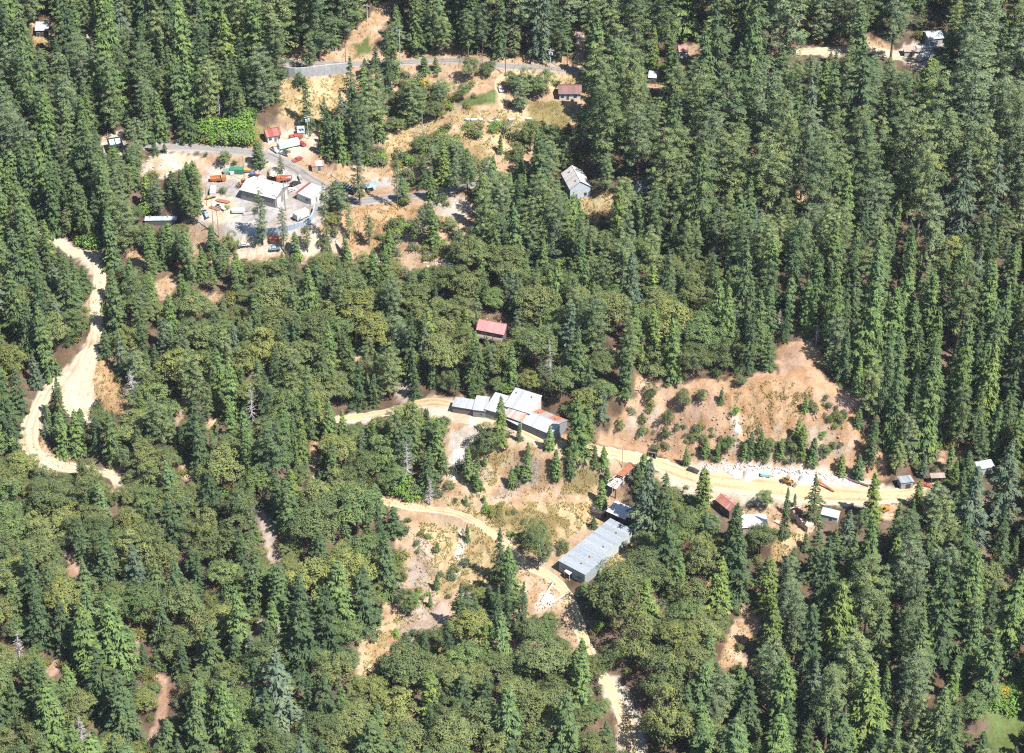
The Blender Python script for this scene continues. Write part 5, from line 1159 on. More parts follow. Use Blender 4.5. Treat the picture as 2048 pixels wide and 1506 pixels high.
for k, (u, v, c, lb) in enumerate([(505, 352, (0.05, 0.12, 0.3), 'blue'), (530, 365, (0.4, 0.06, 0.04), 'red'), (600, 358, (0.5, 0.5, 0.48), 'pale grey'), (418, 398, (0.4, 0.25, 0.05), 'ochre'), (590, 436, (0.02, 0.02, 0.02), 'black')]):
    t = thing('steel_tank', f'small {lb} steel tank on skids in the yard', 'tank', at(u, v), random.uniform(0, 3), 'small tanks in the yard')
    MB().tube((-1.0, 0, 0.85), (1.0, 0, 0.85), 0.6, n=14).build('shell', 'paint', c, t)
    for x in (-0.7, 0.7): MB().box(x - 0.1, x + 0.1, -0.6, 0.6, 0, 0.35).build('skid', 'paint', DARK, t)
# ------------------------------------------------------------------ foliage material and tree models
def leaf_mat(name, transl=0.17):
    m, nt, out = new_mat(name)
    at_ = nt.nodes.new('ShaderNodeAttribute'); at_.attribute_type = 'INSTANCER'; at_.attribute_name = 'tint'
    vr = nt.nodes.new('ShaderNodeAttribute'); vr.attribute_name = 'clump'
    oi = nt.nodes.new('ShaderNodeObjectInfo')
    c = mixc(nt, at_.outputs['Color'], mixc(nt, at_.outputs['Color'], (0.70, 0.74, 0.74, 1), 1.0, 'MULTIPLY'), ramp(nt, vr.outputs['Fac'], 0.55, 0.0))
    c = mixc(nt, c, mixc(nt, at_.outputs['Color'], (1.55, 1.32, 0.95, 1), 1.0, 'MULTIPLY'), ramp(nt, vr.outputs['Fac'], 0.5, 1.0))
    c = mixc(nt, c, mixc(nt, c, (0.78, 0.82, 0.86, 1), 1.0, 'MULTIPLY'), oi.outputs['Random'])
    d = nt.nodes.new('ShaderNodeBsdfDiffuse'); t = nt.nodes.new('ShaderNodeBsdfTranslucent'); mx = nt.nodes.new('ShaderNodeMixShader')
    nt.links.new(c, d.inputs[0]); nt.links.new(mixc(nt, c, (1.1, 1.25, 0.5, 1), 1.0, 'MULTIPLY'), t.inputs[0])
    mx.inputs[0].default_value = transl
    nt.links.new(d.outputs[0], mx.inputs[1]); nt.links.new(t.outputs[0], mx.inputs[2])
    nt.links.new(mx.outputs[0], out.inputs[0])
    return m
MAT['leaf'] = leaf_mat('foliage')
m, nt, out = new_mat('bark')
geo = nt.nodes.new('ShaderNodeNewGeometry'); f1 = noise_tex(nt, 2.0, 5, 0.7, geo.outputs['Position'], (1, 1, 0.3))
b = nt.nodes.new('ShaderNodeBsdfPrincipled'); b.inputs['Roughness'].default_value = 0.95; b.inputs['Specular IOR Level'].default_value = 0.1
nt.links.new(mixc(nt, (0.07, 0.05, 0.038, 1), (0.16, 0.12, 0.095, 1), ramp(nt, f1, 0.35, 0.65)), b.inputs['Base Color']); nt.links.new(b.outputs[0], out.inputs[0])
MAT['bark'] = m
m, nt, out = new_mat('dead_wood')
geo = nt.nodes.new('ShaderNodeNewGeometry'); f1 = noise_tex(nt, 1.5, 5, 0.7, geo.outputs['Position'], (1, 1, 0.3))
b = nt.nodes.new('ShaderNodeBsdfPrincipled'); b.inputs['Roughness'].default_value = 0.95; b.inputs['Specular IOR Level'].default_value = 0.1
nt.links.new(mixc(nt, (0.18, 0.16, 0.155, 1), (0.34, 0.32, 0.305, 1), ramp(nt, f1, 0.35, 0.65)), b.inputs['Base Color']); nt.links.new(b.outputs[0], out.inputs[0])
MAT['dead'] = m

def unit(a):
    return a / (np.linalg.norm(a, axis=-1, keepdims=True) + 1e-9)
def card_mesh(name, pos, nrm, dirn, ln, wd, clump):
    d = dirn - nrm * np.sum(dirn * nrm, 1, keepdims=True); d = unit(d); s = np.cross(nrm, d)
    a = pos - d * ln[:, None] * 0.45; b = pos + d * ln[:, None] * 0.55
    l = pos + s * wd[:, None] * 0.5 - nrm * wd[:, None] * 0.12; r = pos - s * wd[:, None] * 0.5 - nrm * wd[:, None] * 0.12
    V = np.stack([a, r, b, l], 1).reshape(-1, 3)
    F = np.arange(len(V)).reshape(-1, 4)
    me = bpy.data.meshes.new(name); fill_mesh(me, V, F, smooth_shade=False)
    at_ = me.attributes.new('clump', 'FLOAT', 'POINT'); at_.data.foreach_set('value', np.repeat(clump, 4).astype(np.float32))
    me.materials.append(MAT['leaf'])
    return me

def fir_crown(seed, H=26.0, Rb=4.1, gap=1.2, droop=0.42, dens=7.0, pw=0.80, lo=0.06, ragged=0.36, nbr=5.6, outw=0.45):
    r = np.random.default_rng(seed)
    P, N, D, L_, W_, C = [], [], [], [], [], []
    z = lo * H
    ph = r.uniform(0, 6.28); a0 = r.uniform(0, 6.28); asym = r.uniform(0.05, 0.28); wave = r.uniform(0, 6.28, 3)
    while z < H * 0.985:
        t = z / H
        rad = Rb * (1 - t) ** pw * min(1.0, 0.55 + t / 0.16) + 0.18
        nb = max(4, int(round(nbr * (0.75 + 0.25 * r.random()) * (1.0 if t < 0.85 else 0.8))))
        ph += r.uniform(0.3, 1.2)
        for k in range(nb):
            an = ph + 2 * math.pi * k / nb + r.normal(0, 0.18)
            Lb = rad * r.uniform(1 - ragged, 1 + ragged * 0.55) * (1 + asym * math.cos(an - a0)) * (1 + 0.16 * math.sin(t * 9 + wave[0]) + 0.10 * math.sin(t * 23 + wave[1] + an))
            if r.random() < 0.06: Lb *= 0.5
            o = np.array([math.cos(an), math.sin(an), 0.0]); s = np.array([-o[1], o[0], 0.0])
            n = max(8, int((Lb * dens + 3) * 1.9))
            q = r.uniform(0.12, 1.0, n) ** 0.75
            lat = r.normal(0, 1, n) * 0.23 * (1.15 - q) * Lb + r.normal(0, 0.10, n)
            zz = z - droop * Lb * q ** 1.3 - np.abs(lat) * 0.30 + r.normal(0, 0.10, n) + r.normal(0, 0.32)
            pos = o[None] * (q * Lb)[:, None] + s[None] * lat[:, None]; pos[:, 2] = zz
            nrm = unit(np.array([0, 0, 1.0])[None] + o[None] * outw + s[None] * (np.sign(lat) * 0.35)[:, None] + r.normal(0, 0.38, (n, 3)))
            dr = unit(o[None] + s[None] * (np.sign(lat) * 0.7)[:, None] + np.array([0, 0, -droop * 1.3])[None] + r.normal(0, 0.2, (n, 3)))
            P.append(pos); N.append(nrm); D.append(dr); L_.append(r.uniform(0.5, 1.0, n)); W_.append(r.uniform(0.17, 0.34, n))
            C.append(np.clip(r.uniform(0.2, 0.8) + r.normal(0, 0.18, n), 0, 1))
        z += gap * (0.75 + 0.5 * r.random()) * (1.0 if t < 0.8 else 0.7)
    # leader
    n = 14; q = r.uniform(0.93, 1.02, n)
    P.append(np.stack([r.normal(0, 0.12, n), r.normal(0, 0.12, n), q * H], 1)); N.append(unit(r.normal(0, 1, (n, 3)) + [0, 0, 0.3])); D.append(unit(r.normal(0, 0.5, (n, 3)) + [0, 0, 1.0]))
    L_.append(r.uniform(0.5, 0.9, n)); W_.append(r.uniform(0.2, 0.35, n)); C.append(r.uniform(0.4, 0.9, n))
    return card_mesh('crown', *[np.concatenate(a) for a in (P, N, D, L_, W_, C)])
def tuft_crown(name, r, cent, rad, per, flat=0.75, up=0.75, ln=(0.45, 0.85), wd=(0.26, 0.46), axis_pull=0.5, core=None):
    """foliage gathered in clumps round the points cent"""
    P, N, D, L_, W_, C = [], [], [], [], [], []
    for c, R_ in zip(cent, rad):
        n = max(6, int(per * (R_ / 1.0) ** 1.6))
        d = unit(r.normal(0, 1, (n, 3))); d[:, 2] = np.where(r.random(n) < 0.72, np.abs(d[:, 2]), d[:, 2])
        pos = c[None] + d * (R_ * r.uniform(0.55, 1.05, n))[:, None] * np.array([1, 1, flat])[None]
        out = c.copy() - (core if core is not None else np.array([0, 0, c[2]])); out = out / (np.linalg.norm(out) + 1e-6)
        N.append(unit(d * 1.0 + out[None] * axis_pull + np.array([0, 0, up])[None] + r.normal(0, 0.35, (n, 3))))
        D.append(unit(r.normal(0, 1, (n, 3)) + d * 0.8)); P.append(pos)
        L_.append(r.uniform(*ln, n)); W_.append(r.uniform(*wd, n)); C.append(np.clip(r.uniform(0.15, 0.85) + r.normal(0, 0.16, n), 0, 1))
    return card_mesh(name, *[np.concatenate(a) for a in (P, N, D, L_, W_, C)])
def pine_crown(seed, H=32.0, Rb=4.1, lo=0.22, step=1.45):
    r = np.random.default_rng(seed); cent, rad = [], []
    z = lo * H; ph = r.uniform(0, 6.28)
    while z < H * 0.97:
        t = (z / H - lo) / (1 - lo)
        rr = Rb * (0.62 + 0.38 * min(1, t / 0.25)) * max(0.0, 1 - t ** 2.3) ** 0.62 + 0.35
        nb = int(r.integers(4, 7)) if t < 0.85 else 3
        ph += 0.9
        for k in range(nb):
            an = ph + 6.283 * k / nb + r.normal(0, 0.3); Lb = rr * r.uniform(0.6, 1.15)
            if r.random() < 0.10: continue
            o = np.array([math.cos(an), math.sin(an), 0])
            sag = r.uniform(-0.25, 0.12)
            ks = [1.0] if Lb < 1.6 else ([0.55, 1.0] if Lb < 3.2 else [0.42, 0.72, 1.0])
            for q in ks:
                c = o * Lb * q + np.array([r.normal(0, 0.22), r.normal(0, 0.22), z + sag * Lb * q + r.normal(0, 0.2)])
                cent.append(c); rad.append(r.uniform(0.72, 1.2) * (0.85 + 0.15 * (1 - t)))
        z += step * r.uniform(0.75, 1.2)
    cent.append(np.array([0, 0, H * 0.975])); rad.append(0.7)
    return tuft_crown('crown', r, cent, rad, 44, flat=0.62, up=0.8, axis_pull=0.35, ln=(0.38, 0.75), wd=(0.15, 0.29))
def oak_crown(seed, H=11.0, Rb=4.9, tall=0.60, lobes=9, per=42):
    r = np.random.default_rng(seed); cent, rad = [], []
    zc = H * (1 - tall * 0.62)
    L = []
    for k in range(lobes):
        an = 6.283 * k / lobes + r.normal(0, 0.35); q = r.uniform(0.35, 0.68) if k else 0.0
        L.append((np.array([math.cos(an) * Rb * q, math.sin(an) * Rb * q, zc + r.uniform(-0.34, 0.28) * H * tall]), Rb * r.uniform(0.40, 0.56)))
    L.append((np.array([r.normal(0, 0.4), r.normal(0, 0.4), zc + H * tall * 0.32]), Rb * 0.48))
    for c, R_ in L:
        n = int(19 * (R_ / 2.2) ** 2) + 6
        for q in range(n):
            d = unit(r.normal(0, 1, 3)); d[2] = abs(d[2]) if r.random() < 0.78 else d[2] * 0.7
            p = c + d * R_ * np.array([1, 1, 0.85]) * r.uniform(0.75, 1.05)
            if p[2] < H * 0.06: continue
            cent.append(p); rad.append(r.uniform(0.5, 0.95))
    return tuft_crown('crown', r, cent, rad, per, flat=0.75, up=0.75, ln=(0.22, 0.46), wd=(0.15, 0.31), axis_pull=0.7, core=np.array([0, 0, zc - 1.0]))
def trunk_mesh(seed, H, r0, limbs=0, Rl=2.0, lean=0.0, zlo=0.25, zhi=0.9, wood='bark', up=0.1, tip=0.03):
    r = random.Random(seed); b = MB(); pts = []
    x = y = 0.0
    for k in range(7):
        t = k / 6; pts.append((x, y, -0.8 + (H * 0.96 + 0.8) * t, r0 * (1 - t) ** 0.8 + tip)); x += r.uniform(-1, 1) * lean; y += r.uniform(-1, 1) * lean
    n = 7; o = len(b.v)
    vs = [(px_ + math.cos(6.283 * k / n) * rr, py_ + math.sin(6.283 * k / n) * rr, pz_) for px_, py_, pz_, rr in pts for k in range(n)]
    fs = [(i * n + k, i * n + (k + 1) % n, (i + 1) * n + (k + 1) % n, (i + 1) * n + k) for i in range(6) for k in range(n)]
    b.add(vs, fs)
    for k in range(limbs):
        t = r.uniform(zlo, zhi); i = min(5, int(t * 6)); p = Vector(pts[i][:3]); p.z = -0.8 + (H * 0.96 + 0.8) * t
        a = r.uniform(0, 6.28); L = Rl * (1.1 - t) * r.uniform(0.6, 1.1)
        q = p + Vector((math.cos(a) * L, math.sin(a) * L, L * up * r.uniform(-0.5, 1.5)))
        b.tube(p, q, max(0.03, r0 * 0.28 * (1.1 - t)), 0.02, 4, False)
    me = b.mesh('trunk'); me.materials.append(MAT[wood]); me.polygons.foreach_set('use_smooth', np.ones(len(me.polygons), bool)); return me
def snag_twigs(seed, H):
    r = random.Random(seed); b = MB()
    for k in range(80):
        t = r.uniform(0.18, 0.98); z = H * t; a = r.uniform(0, 6.28); L = (H * 0.17) * (1.05 - t) * r.uniform(0.4, 1.1) + 0.3
        p = Vector((0, 0, z)); q = p + Vector((math.cos(a) * L, math.sin(a) * L, -0.25 * L + r.uniform(-0.2, 0.5)))
        b.tube(p, q, 0.11 * (1.1 - t) + 0.03, 0.02, 4, False)
        for s in range(2):
            m_ = p.lerp(q, r.uniform(0.4, 0.9)); b.tube(m_, m_ + Vector((r.uniform(-1, 1), r.uniform(-1, 1), r.uniform(-0.6, 0.3))) * L * 0.35, 0.04, 0.01, 3, False)
    me = b.mesh('crown'); me.materials.append(MAT['dead']); return me

MODEL = {}   # kind -> (reference height, reference radius, [(crown, trunk)])
MODEL['fir'] = (26.0, 4.1, [(fir_crown(100 + k, Rb=(3.6, 4.0, 4.4, 3.8, 4.2, 4.7, 3.9, 4.1)[k], pw=(0.74, 0.82, 0.95, 0.66, 0.8, 1.0, 0.6, 0.86)[k], droop=(0.40, 0.5, 0.36, 0.46, 0.3, 0.55, 0.34, 0.42)[k], gap=(1.2, 1.05, 1.35, 1.2, 1.0, 1.45, 1.2, 1.1)[k]), trunk_mesh(k, 26, 0.36, 6, 1.2)) for k in range(8)])
MODEL['cedar'] = (20.0, 2.9, [(fir_crown(200 + k, H=20, Rb=(2.7, 2.9, 3.0, 3.1, 2.6, 3.2)[k], gap=(0.62, 0.7, 0.6, 0.8, 0.66, 0.75)[k], droop=(0.12, 0.2, 0.05, 0.25, 0.1, 0.18)[k], dens=6.0, pw=(0.62, 0.7, 0.55, 0.8, 0.5, 0.9)[k], lo=0.03, ragged=0.26, nbr=6.5, outw=0.95), trunk_mesh(20 + k, 20, 0.32)) for k in range(6)])
MODEL['pine'] = (32.0, 4.1, [(pine_crown(300 + k, Rb=3.7 + 0.2 * k, lo=(0.2, 0.26, 0.16, 0.3, 0.2)[k]), trunk_mesh(40 + k, 32, 0.42, 16, 3.6, 0.05)) for k in range(5)])
MODEL['oak'] = (11.0, 4.9, [(oak_crown(400 + k, tall=(0.60, 0.72, 0.62, 0.80, 0.66, 0.7, 0.85)[k], lobes=(9, 8, 10, 7, 11, 6, 8)[k]), trunk_mesh(60 + k, 8.0, 0.34, 9, 4.0, 0.12, 0.25, 0.8, up=0.9)) for k in range(7)])
MODEL['snag'] = (24.0, 2.6, [(snag_twigs(500 + k, 24.0), trunk_mesh(80 + k, 24, 0.34, 0, wood='dead')) for k in range(3)])
SHRUB = [oak_crown(600 + k, H=2.2, Rb=1.5, tall=0.9, lobes=4, per=16) for k in range(4)]

TINTS = {
    'fir': [('dark green', (0.063, 0.093, 0.046)), ('deep green', (0.073, 0.105, 0.050)), ('mid green', (0.088, 0.123, 0.053)), ('blue-green', (0.100, 0.134, 0.088))],
    'pine': [('grey-green', (0.112, 0.146, 0.080)), ('olive green', (0.120, 0.152, 0.068)), ('dark olive', (0.092, 0.126, 0.062))],
    'cedar': [('yellow-green', (0.130, 0.172, 0.054)), ('bright green', (0.105, 0.152, 0.056)), ('mid green', (0.092, 0.134, 0.058))],
    'oak': [('olive', (0.122, 0.142, 0.058)), ('dark olive', (0.094, 0.118, 0.052)), ('yellowish', (0.150, 0.166, 0.058)), ('leafy green', (0.102, 0.140, 0.056))],
    'snag': [('bare grey', (0.4, 0.4, 0.4))],
}
TINT_P = {'fir': (0.3, 0.33, 0.29, 0.08), 'pine': (0.35, 0.4, 0.25), 'cedar': (0.14, 0.46, 0.4), 'oak': (0.42, 0.3, 0.10, 0.18), 'snag': (1.0,)}
NAMES = {'fir': 'fir_tree', 'pine': 'pine_tree', 'cedar': 'cedar_tree', 'oak': 'oak_tree', 'snag': 'dead_tree'}

# ------------------------------------------------------------------ where the trees stand
MW, MH = 512, 377                                   # quarter-size picture of what must stay open to view
uu, vv = np.meshgrid((np.arange(MW) + 0.5) * 4, (np.arange(MH) + 0.5) * 4)
OPEN = np.zeros((MH, MW), bool)
for poly, c, soft, rag, keep in COVER:
    if keep:
        P = np.array(poly)
        i0, i1 = max(0, int(P[:, 0].min() / 4) - 1), min(MW, int(P[:, 0].max() / 4) + 2); j0, j1 = max(0, int(P[:, 1].min() / 4) - 1), min(MH, int(P[:, 1].max() / 4) + 2)
        if i1 > i0 and j1 > j0: OPEN[j0:j1, i0:i1] |= poly_sd(poly, uu[j0:j1, i0:i1], vv[j0:j1, i0:i1]) > 1
for p in PLANS:                                     # the buildings
    ca, sa = math.cos(p['hd']), math.sin(p['hd']); cs = []
    for sx in (-1, 1):
        for sy in (-1, 1):
            for z in (0.6, p['h'] + max(0, p['rise'])):
                lx, ly = sx * (p['L'] / 2 + 0.3), sy * (p['W'] / 2 + 0.3)
                cs.append((p['c'][0] + lx * ca - ly * sa, p['c'][1] + lx * sa + ly * ca, p['z'] + z))
    pu, pv, _ = proj(cs)
    pts = sorted(zip(pu, pv))
    def half(ps):
        h = []
        for q in ps:
            while len(h) > 1 and (h[-1][0] - h[-2][0]) * (q[1] - h[-2][1]) - (h[-1][1] - h[-2][1]) * (q[0] - h[-2][0]) <= 0: h.pop()
            h.append(q)
        return h[:-1]
    hull = half(pts) + half(pts[::-1])
    P = np.array(hull)
    i0, i1 = max(0, int(P[:, 0].min() / 4) - 1), min(MW, int(P[:, 0].max() / 4) + 2); j0, j1 = max(0, int(P[:, 1].min() / 4) - 1), min(MH, int(P[:, 1].max() / 4) + 2)
    if i1 > i0 and j1 > j0: OPEN[j0:j1, i0:i1] |= poly_sd(hull, uu[j0:j1, i0:i1], vv[j0:j1, i0:i1]) > 0
    p['hull'] = hull

def outline(kind, x, y, z, h, rad):
    """quarter-size cells that a tree covers in the photo: row and column ranges per row"""
    (ub, ut), (vb, vt), (d, _) = (a for a in proj([(x, y, z), (x, y, z + h)]))
    s = FPX / d / 4
    j0, j1 = vt / 4, (vb / 4 + (rad * s * 0.45 if kind == 'oak' else rad * s * 0.30))
    rows = np.arange(int(math.floor(j0)), int(math.ceil(j1)))
    if len(rows) == 0: return rows, rows, rows
    t = (rows + 0.5 - j0) / max(1e-3, j1 - j0)
    if kind in ('fir', 'cedar'): hw = np.minimum(t * 1.12, 1.0) ** 0.85 * np.where(t > 0.9, np.sqrt(np.clip(1 - ((t - 0.9) / 0.1) ** 2, 0, 1)) * 0.9 + 0.1, 1)
    elif kind == 'pine': hw = np.where(t < 0.78, np.sin(np.clip((t + 0.05) / 0.83, 0, 1) * math.pi) ** 0.5, 0.12)
    elif kind == 'snag': hw = t * 0.5
    else: hw = np.sqrt(np.clip(1 - (2 * t - 1) ** 2, 0, 1))
    cu = (ut + (ub - ut) * t) / 4
    w = hw * rad * s
    return rows, np.floor(cu - w + 0.5).astype(int), np.floor(cu + w + 0.5).astype(int)
CUM = np.concatenate([np.zeros((MH, 1), int), np.cumsum(OPEN, 1)], 1)
def open_share(o):
    rows, a, b = o
    k = (rows >= 0) & (rows < MH); a_, b_ = np.clip(a[k], 0, MW), np.clip(b[k], 0, MW)
    tot = np.sum(b - a)
    return (np.sum(CUM[rows[k], b_] - CUM[rows[k], a_]) / max(1, tot)), tot

TREES = []            # dict(kind, x, y, z, h, rad, tint, var)
CELL = {}
def near_tree(x, y, r):
    ci, cj = int(x // 8), int(y // 8)
    for i in range(ci - 1, ci + 2):
        for j in range(cj - 1, cj + 2):
            for (a, b, rr) in CELL.get((i, j), ()):
                if (a - x) ** 2 + (b - y) ** 2 < (0.5 * (r + rr)) ** 2: return True
    return False
def clustered(poly, n, spread):
    c = inside_points(poly, max(3, n // 6)); out = []
    while len(out) < n:
        a = c[int(RNG.integers(len(c)))]
        p = (a[0] + RNG.normal(0, spread), a[1] + RNG.normal(0, spread * 0.6))
        if poly_sd(poly, np.array([p[0]]), np.array([p[1]]))[0] > 0: out.append(p)
    return out
def add_tree(kind, x, y, h, rad, tint=None, space=None, hand=False):
    z = float(zat(x, y)); hr, rr, var = MODEL[kind]
    TREES.append(dict(kind=kind, x=x, y=y, z=z, h=h, rad=rad, tint=int(RNG.choice(len(TINTS[kind]), p=TINT_P[kind])) if tint is None else tint, var=int(RNG.integers(len(var))), rot=float(RNG.uniform(0, 6.28)), hand=hand))
    CELL.setdefault((int(x // 8), int(y // 8)), []).append((x, y, space if space is not None else rad * 1.5))
def hand_tree(kind, u, v, hpx, wpx, tint=None):
    g = G(u, v); d = np.linalg.norm(g - CAM); s = FPX / d
    _, vt, _ = proj([(g[0], g[1], g[2] + 10)]); pm = (v - vt[0]) / 10
    add_tree(kind, float(g[0]), float(g[1]), hpx / pm, wpx / s / 2, tint, hand=True)
HAND = {
    'cedar': [(936, 962, 70, 26, 1), (955, 938, 34, 15, 1), (969, 929, 20, 11, 1), (954, 981, 42, 22, 1), (1038, 881, 36, 18, 2), (1022, 974, 42, 22, 1), (1056, 918, 34, 18, 1), (1054, 955, 38, 24, 1), (1036, 953, 26, 20, 2), (1099, 899, 50, 26, 1), (1112, 955, 58, 30, 1),
              (1140, 951, 54, 28, 2), (1188, 933, 42, 20, 2), (1207, 931, 40, 24, 1), (1000, 882, 88, 34, 0), (1157, 905, 112, 58, 1), (934, 1081, 33, 15, 2), (874, 1176, 29, 15, 2), (861, 1214, 30, 12, 1), (932, 1008, 19, 10, 1), (968, 1003, 13, 10, 1), (875, 1101, 17, 12, 2), (970, 1316, 72, 28, 0),
              (1402, 1040, 104, 46, 0), (1742, 1036, 92, 42, 0), (1833, 1018, 56, 30, 0), (1566, 1072, 98, 26, 2), (1589, 1013, 26, 12, 2), (1521, 915, 50, 26, 1), (1500, 912, 48, 26, 2), (1562, 912, 36, 22, 0), (1603, 914, 66, 28, 0), (1597, 880, 42, 24, 0), (1624, 926, 52, 28, 2), (1683, 947, 40, 24, 0), (1714, 957, 50, 30, 2),
              (1410, 912, 38, 24, 1), (1434, 918, 34, 22, 1), (1372, 930, 36, 18, 1), (1441, 806, 28, 18, 2), (1610, 823, 30, 18, 1), (1717, 854, 38, 22, 2), (1489, 914, 30, 20, 1), (519, 331, 48, 34, 2), (780, 512, 56, 34, 1), (600, 168, 26, 20, 2), (872, 141, 28, 20, 2), (849, 144, 32, 26, 2), (1000, 305, 36, 16, 2), (1213, 975, 40, 24, 1), (1203, 1010, 52, 30, 1), (593, 513, 50, 26, 2), (426, 504, 54, 28, 2)],
    'fir': [(1000, 1160, 108, 46, 0), (918, 1258, 96, 44, 0), (956, 1264, 74, 36, 2), (992, 1272, 96, 42, 0), (1020, 1260, 120, 50, 0), (1042, 1262, 100, 44, 1), (1290, 1064, 150, 78, 3), (1322, 1070, 124, 60, 1), (1464, 1128, 118, 76, 0), (1626, 1050, 104, 54, 1), (1738, 926, 82, 44, 1), (616, 258, 104, 44, 1), (706, 262, 146, 66, 1), (777, 185, 124, 44, 0), (650, 255, 62, 34, 1),
            (330, 305, 20, 14, 2), (850, 1330, 70, 40, 0), (900, 1330, 90, 46, 0)],
    'pine': [(526, 491, 118, 36, 0), (569, 504, 92, 26, 0), (654, 489, 128, 28, 1), (699, 480, 86, 24, 1), (739, 491, 66, 28, 2), (616, 504, 56, 24, 1), (720, 411, 122, 42, 0), (796, 420, 114, 24, 0), (564, 353, 42, 20, 0), (1560, 412, 210, 70, 1), (1601, 400, 200, 60, 0), (1660, 395, 190, 56, 1)],
    'oak': [(973, 908, 66, 60, 1), (448, 331, 32, 34, 1), (464, 504, 44, 38, 0), (818, 1226, 48, 52, 3), (1076, 1140, 76, 62, 1), (1072, 1095, 56, 56, 1), (1530, 1018, 34, 36, 3), (1520, 1112, 62, 64, 1), (1225, 1260, 120, 104, 0), (1275, 1330, 110, 104, 0), (1322, 1420, 120, 100, 1), (1330, 1500, 130, 110, 0), (1215, 1345, 50, 56, 1), (1055, 190, 58, 62, 3), (1085, 195, 50, 56, 3), (1030, 185, 40, 44, 3), (940, 160, 44, 46, 1), (975, 152, 30, 34, 1), (925, 200, 34, 36, 3), (885, 195, 40, 44, 3),
            (800, 215, 36, 44, 1), (840, 215, 40, 44, 1), (870, 240, 34, 40, 1), (790, 265, 32, 44, 1), (850, 305, 34, 44, 1), (760, 206, 26, 26, 2), (814, 180, 24, 24, 2), (600, 168, 22, 24, 1), (1330, 880, 30, 26, 1), (1335, 850, 32, 30, 1), (1366, 822, 42, 32, 1), (1300, 802, 38, 36, 1), (1240, 862, 28, 26, 0), (1285, 872, 22, 24, 3), (1402, 802, 26, 28, 1), (1482, 772, 20, 26, 1), (1540, 905, 30, 32, 1), (1650, 915, 26, 28, 3), (1585, 905, 30, 30, 0), (1455, 905, 30, 30, 3), (1060, 300, 60, 60, 0), (1105, 300, 56, 56, 3), (1035, 320, 40, 46, 0), (650, 495, 28, 30, 1)],
    'snag': [(507, 866, 98, 30, 0), (1102, 766, 88, 26, 0), (815, 968, 96, 26, 0), (1668, 622, 62, 30, 0), (1745, 1394, 70, 24, 0), (268, 802, 62, 36, 0), (1557, 664, 48, 18, 0), (675, 1218, 48, 20, 0), (590, 1222, 52, 18, 0), (1590, 520, 50, 20, 0), (330, 262, 48, 14, 0), (440, 240, 60, 18, 0), (1800, 885, 90, 12, 0), (1632, 690, 52, 18, 0), (168, 1500, 70, 34, 0), (860, 1010, 56, 26, 0), (1945, 1060, 60, 20, 0), (345, 225, 40, 12, 0), (40, 1330, 70, 34, 0), (560, 1290, 50, 16, 0)],
}
for kind, rows in HAND.items():
    for r_ in rows: hand_tree(kind, r_[0], r_[1], r_[2], r_[3] * (0.76 if kind == 'pine' else 1.0), r_[4])

ROADP = np.concatenate([L[2] for L in ROAD_LINES])
def blocked(x, y, clear):
    if np.any((ROADP[:, 0] - x) ** 2 + (ROADP[:, 1] - y) ** 2 < (ROADP[:, 3] / 2 + 1.2) ** 2): return True
    for p in PLANS:
        dx, dy = x - p['c'][0], y - p['c'][1]
        if dx * dx + dy * dy > 900: continue
        ca, sa = math.cos(p['hd']), math.sin(p['hd'])
        if abs(dx * ca + dy * sa) < p['L'] / 2 + clear and abs(-dx * sa + dy * ca) < p['W'] / 2 + clear: return True
    return False
COT = 1 / math.tan(SUN_EL)
_sp = [(1185, 400), (1192, 412), (1204, 425), (1490, 1240), (1472, 1290), (1460, 1325), (1604, 395), (155, 760), (150, 795), (62, 860), (80, 800), (192, 600), (1620, 102), (1660, 102), (1750, 86), (1770, 95), (1830, 130), (1590, 715), (1625, 720), (1690, 812), (745, 1340), (760, 1300), (840, 1220), (330, 1380), (325, 1430), (540, 1090), (140, 1150), (1310, 1215), (1885, 920), (720, 80), (750, 40), (640, 200), (590, 210)]
SUNNY = ground([p[0] for p in _sp], [p[1] for p in _sp])
def shades(x, y, z, h, rad):
    for p in PLANS:
        dx, dy = p['c'][0] - x, p['c'][1] - y
        al = -(dx * SUN_DIR.x + dy * SUN_DIR.y); pe = abs(dx * SUN_DIR.y - dy * SUN_DIR.x)
        ex = max(p['L'], p['W']) * 0.45
        top = (z + h - p['z'] - p['h']) * COT
        if -ex * 0.5 < al < top + ex * 0.3 and pe < rad * 0.7 * max(0.25, 1 - al / max(1.0, top)) + ex: return True
    for sx_, sy_, sz_ in SUNNY:
        dx, dy = sx_ - x, sy_ - y
        al = -(dx * SUN_DIR.x + dy * SUN_DIR.y); pe = abs(dx * SUN_DIR.y - dy * SUN_DIR.x)
        top = (z + h - sz_) * COT
        if 0 < al < top and pe < rad * max(0.2, 1 - al / top) + 1.0: return True
    return False
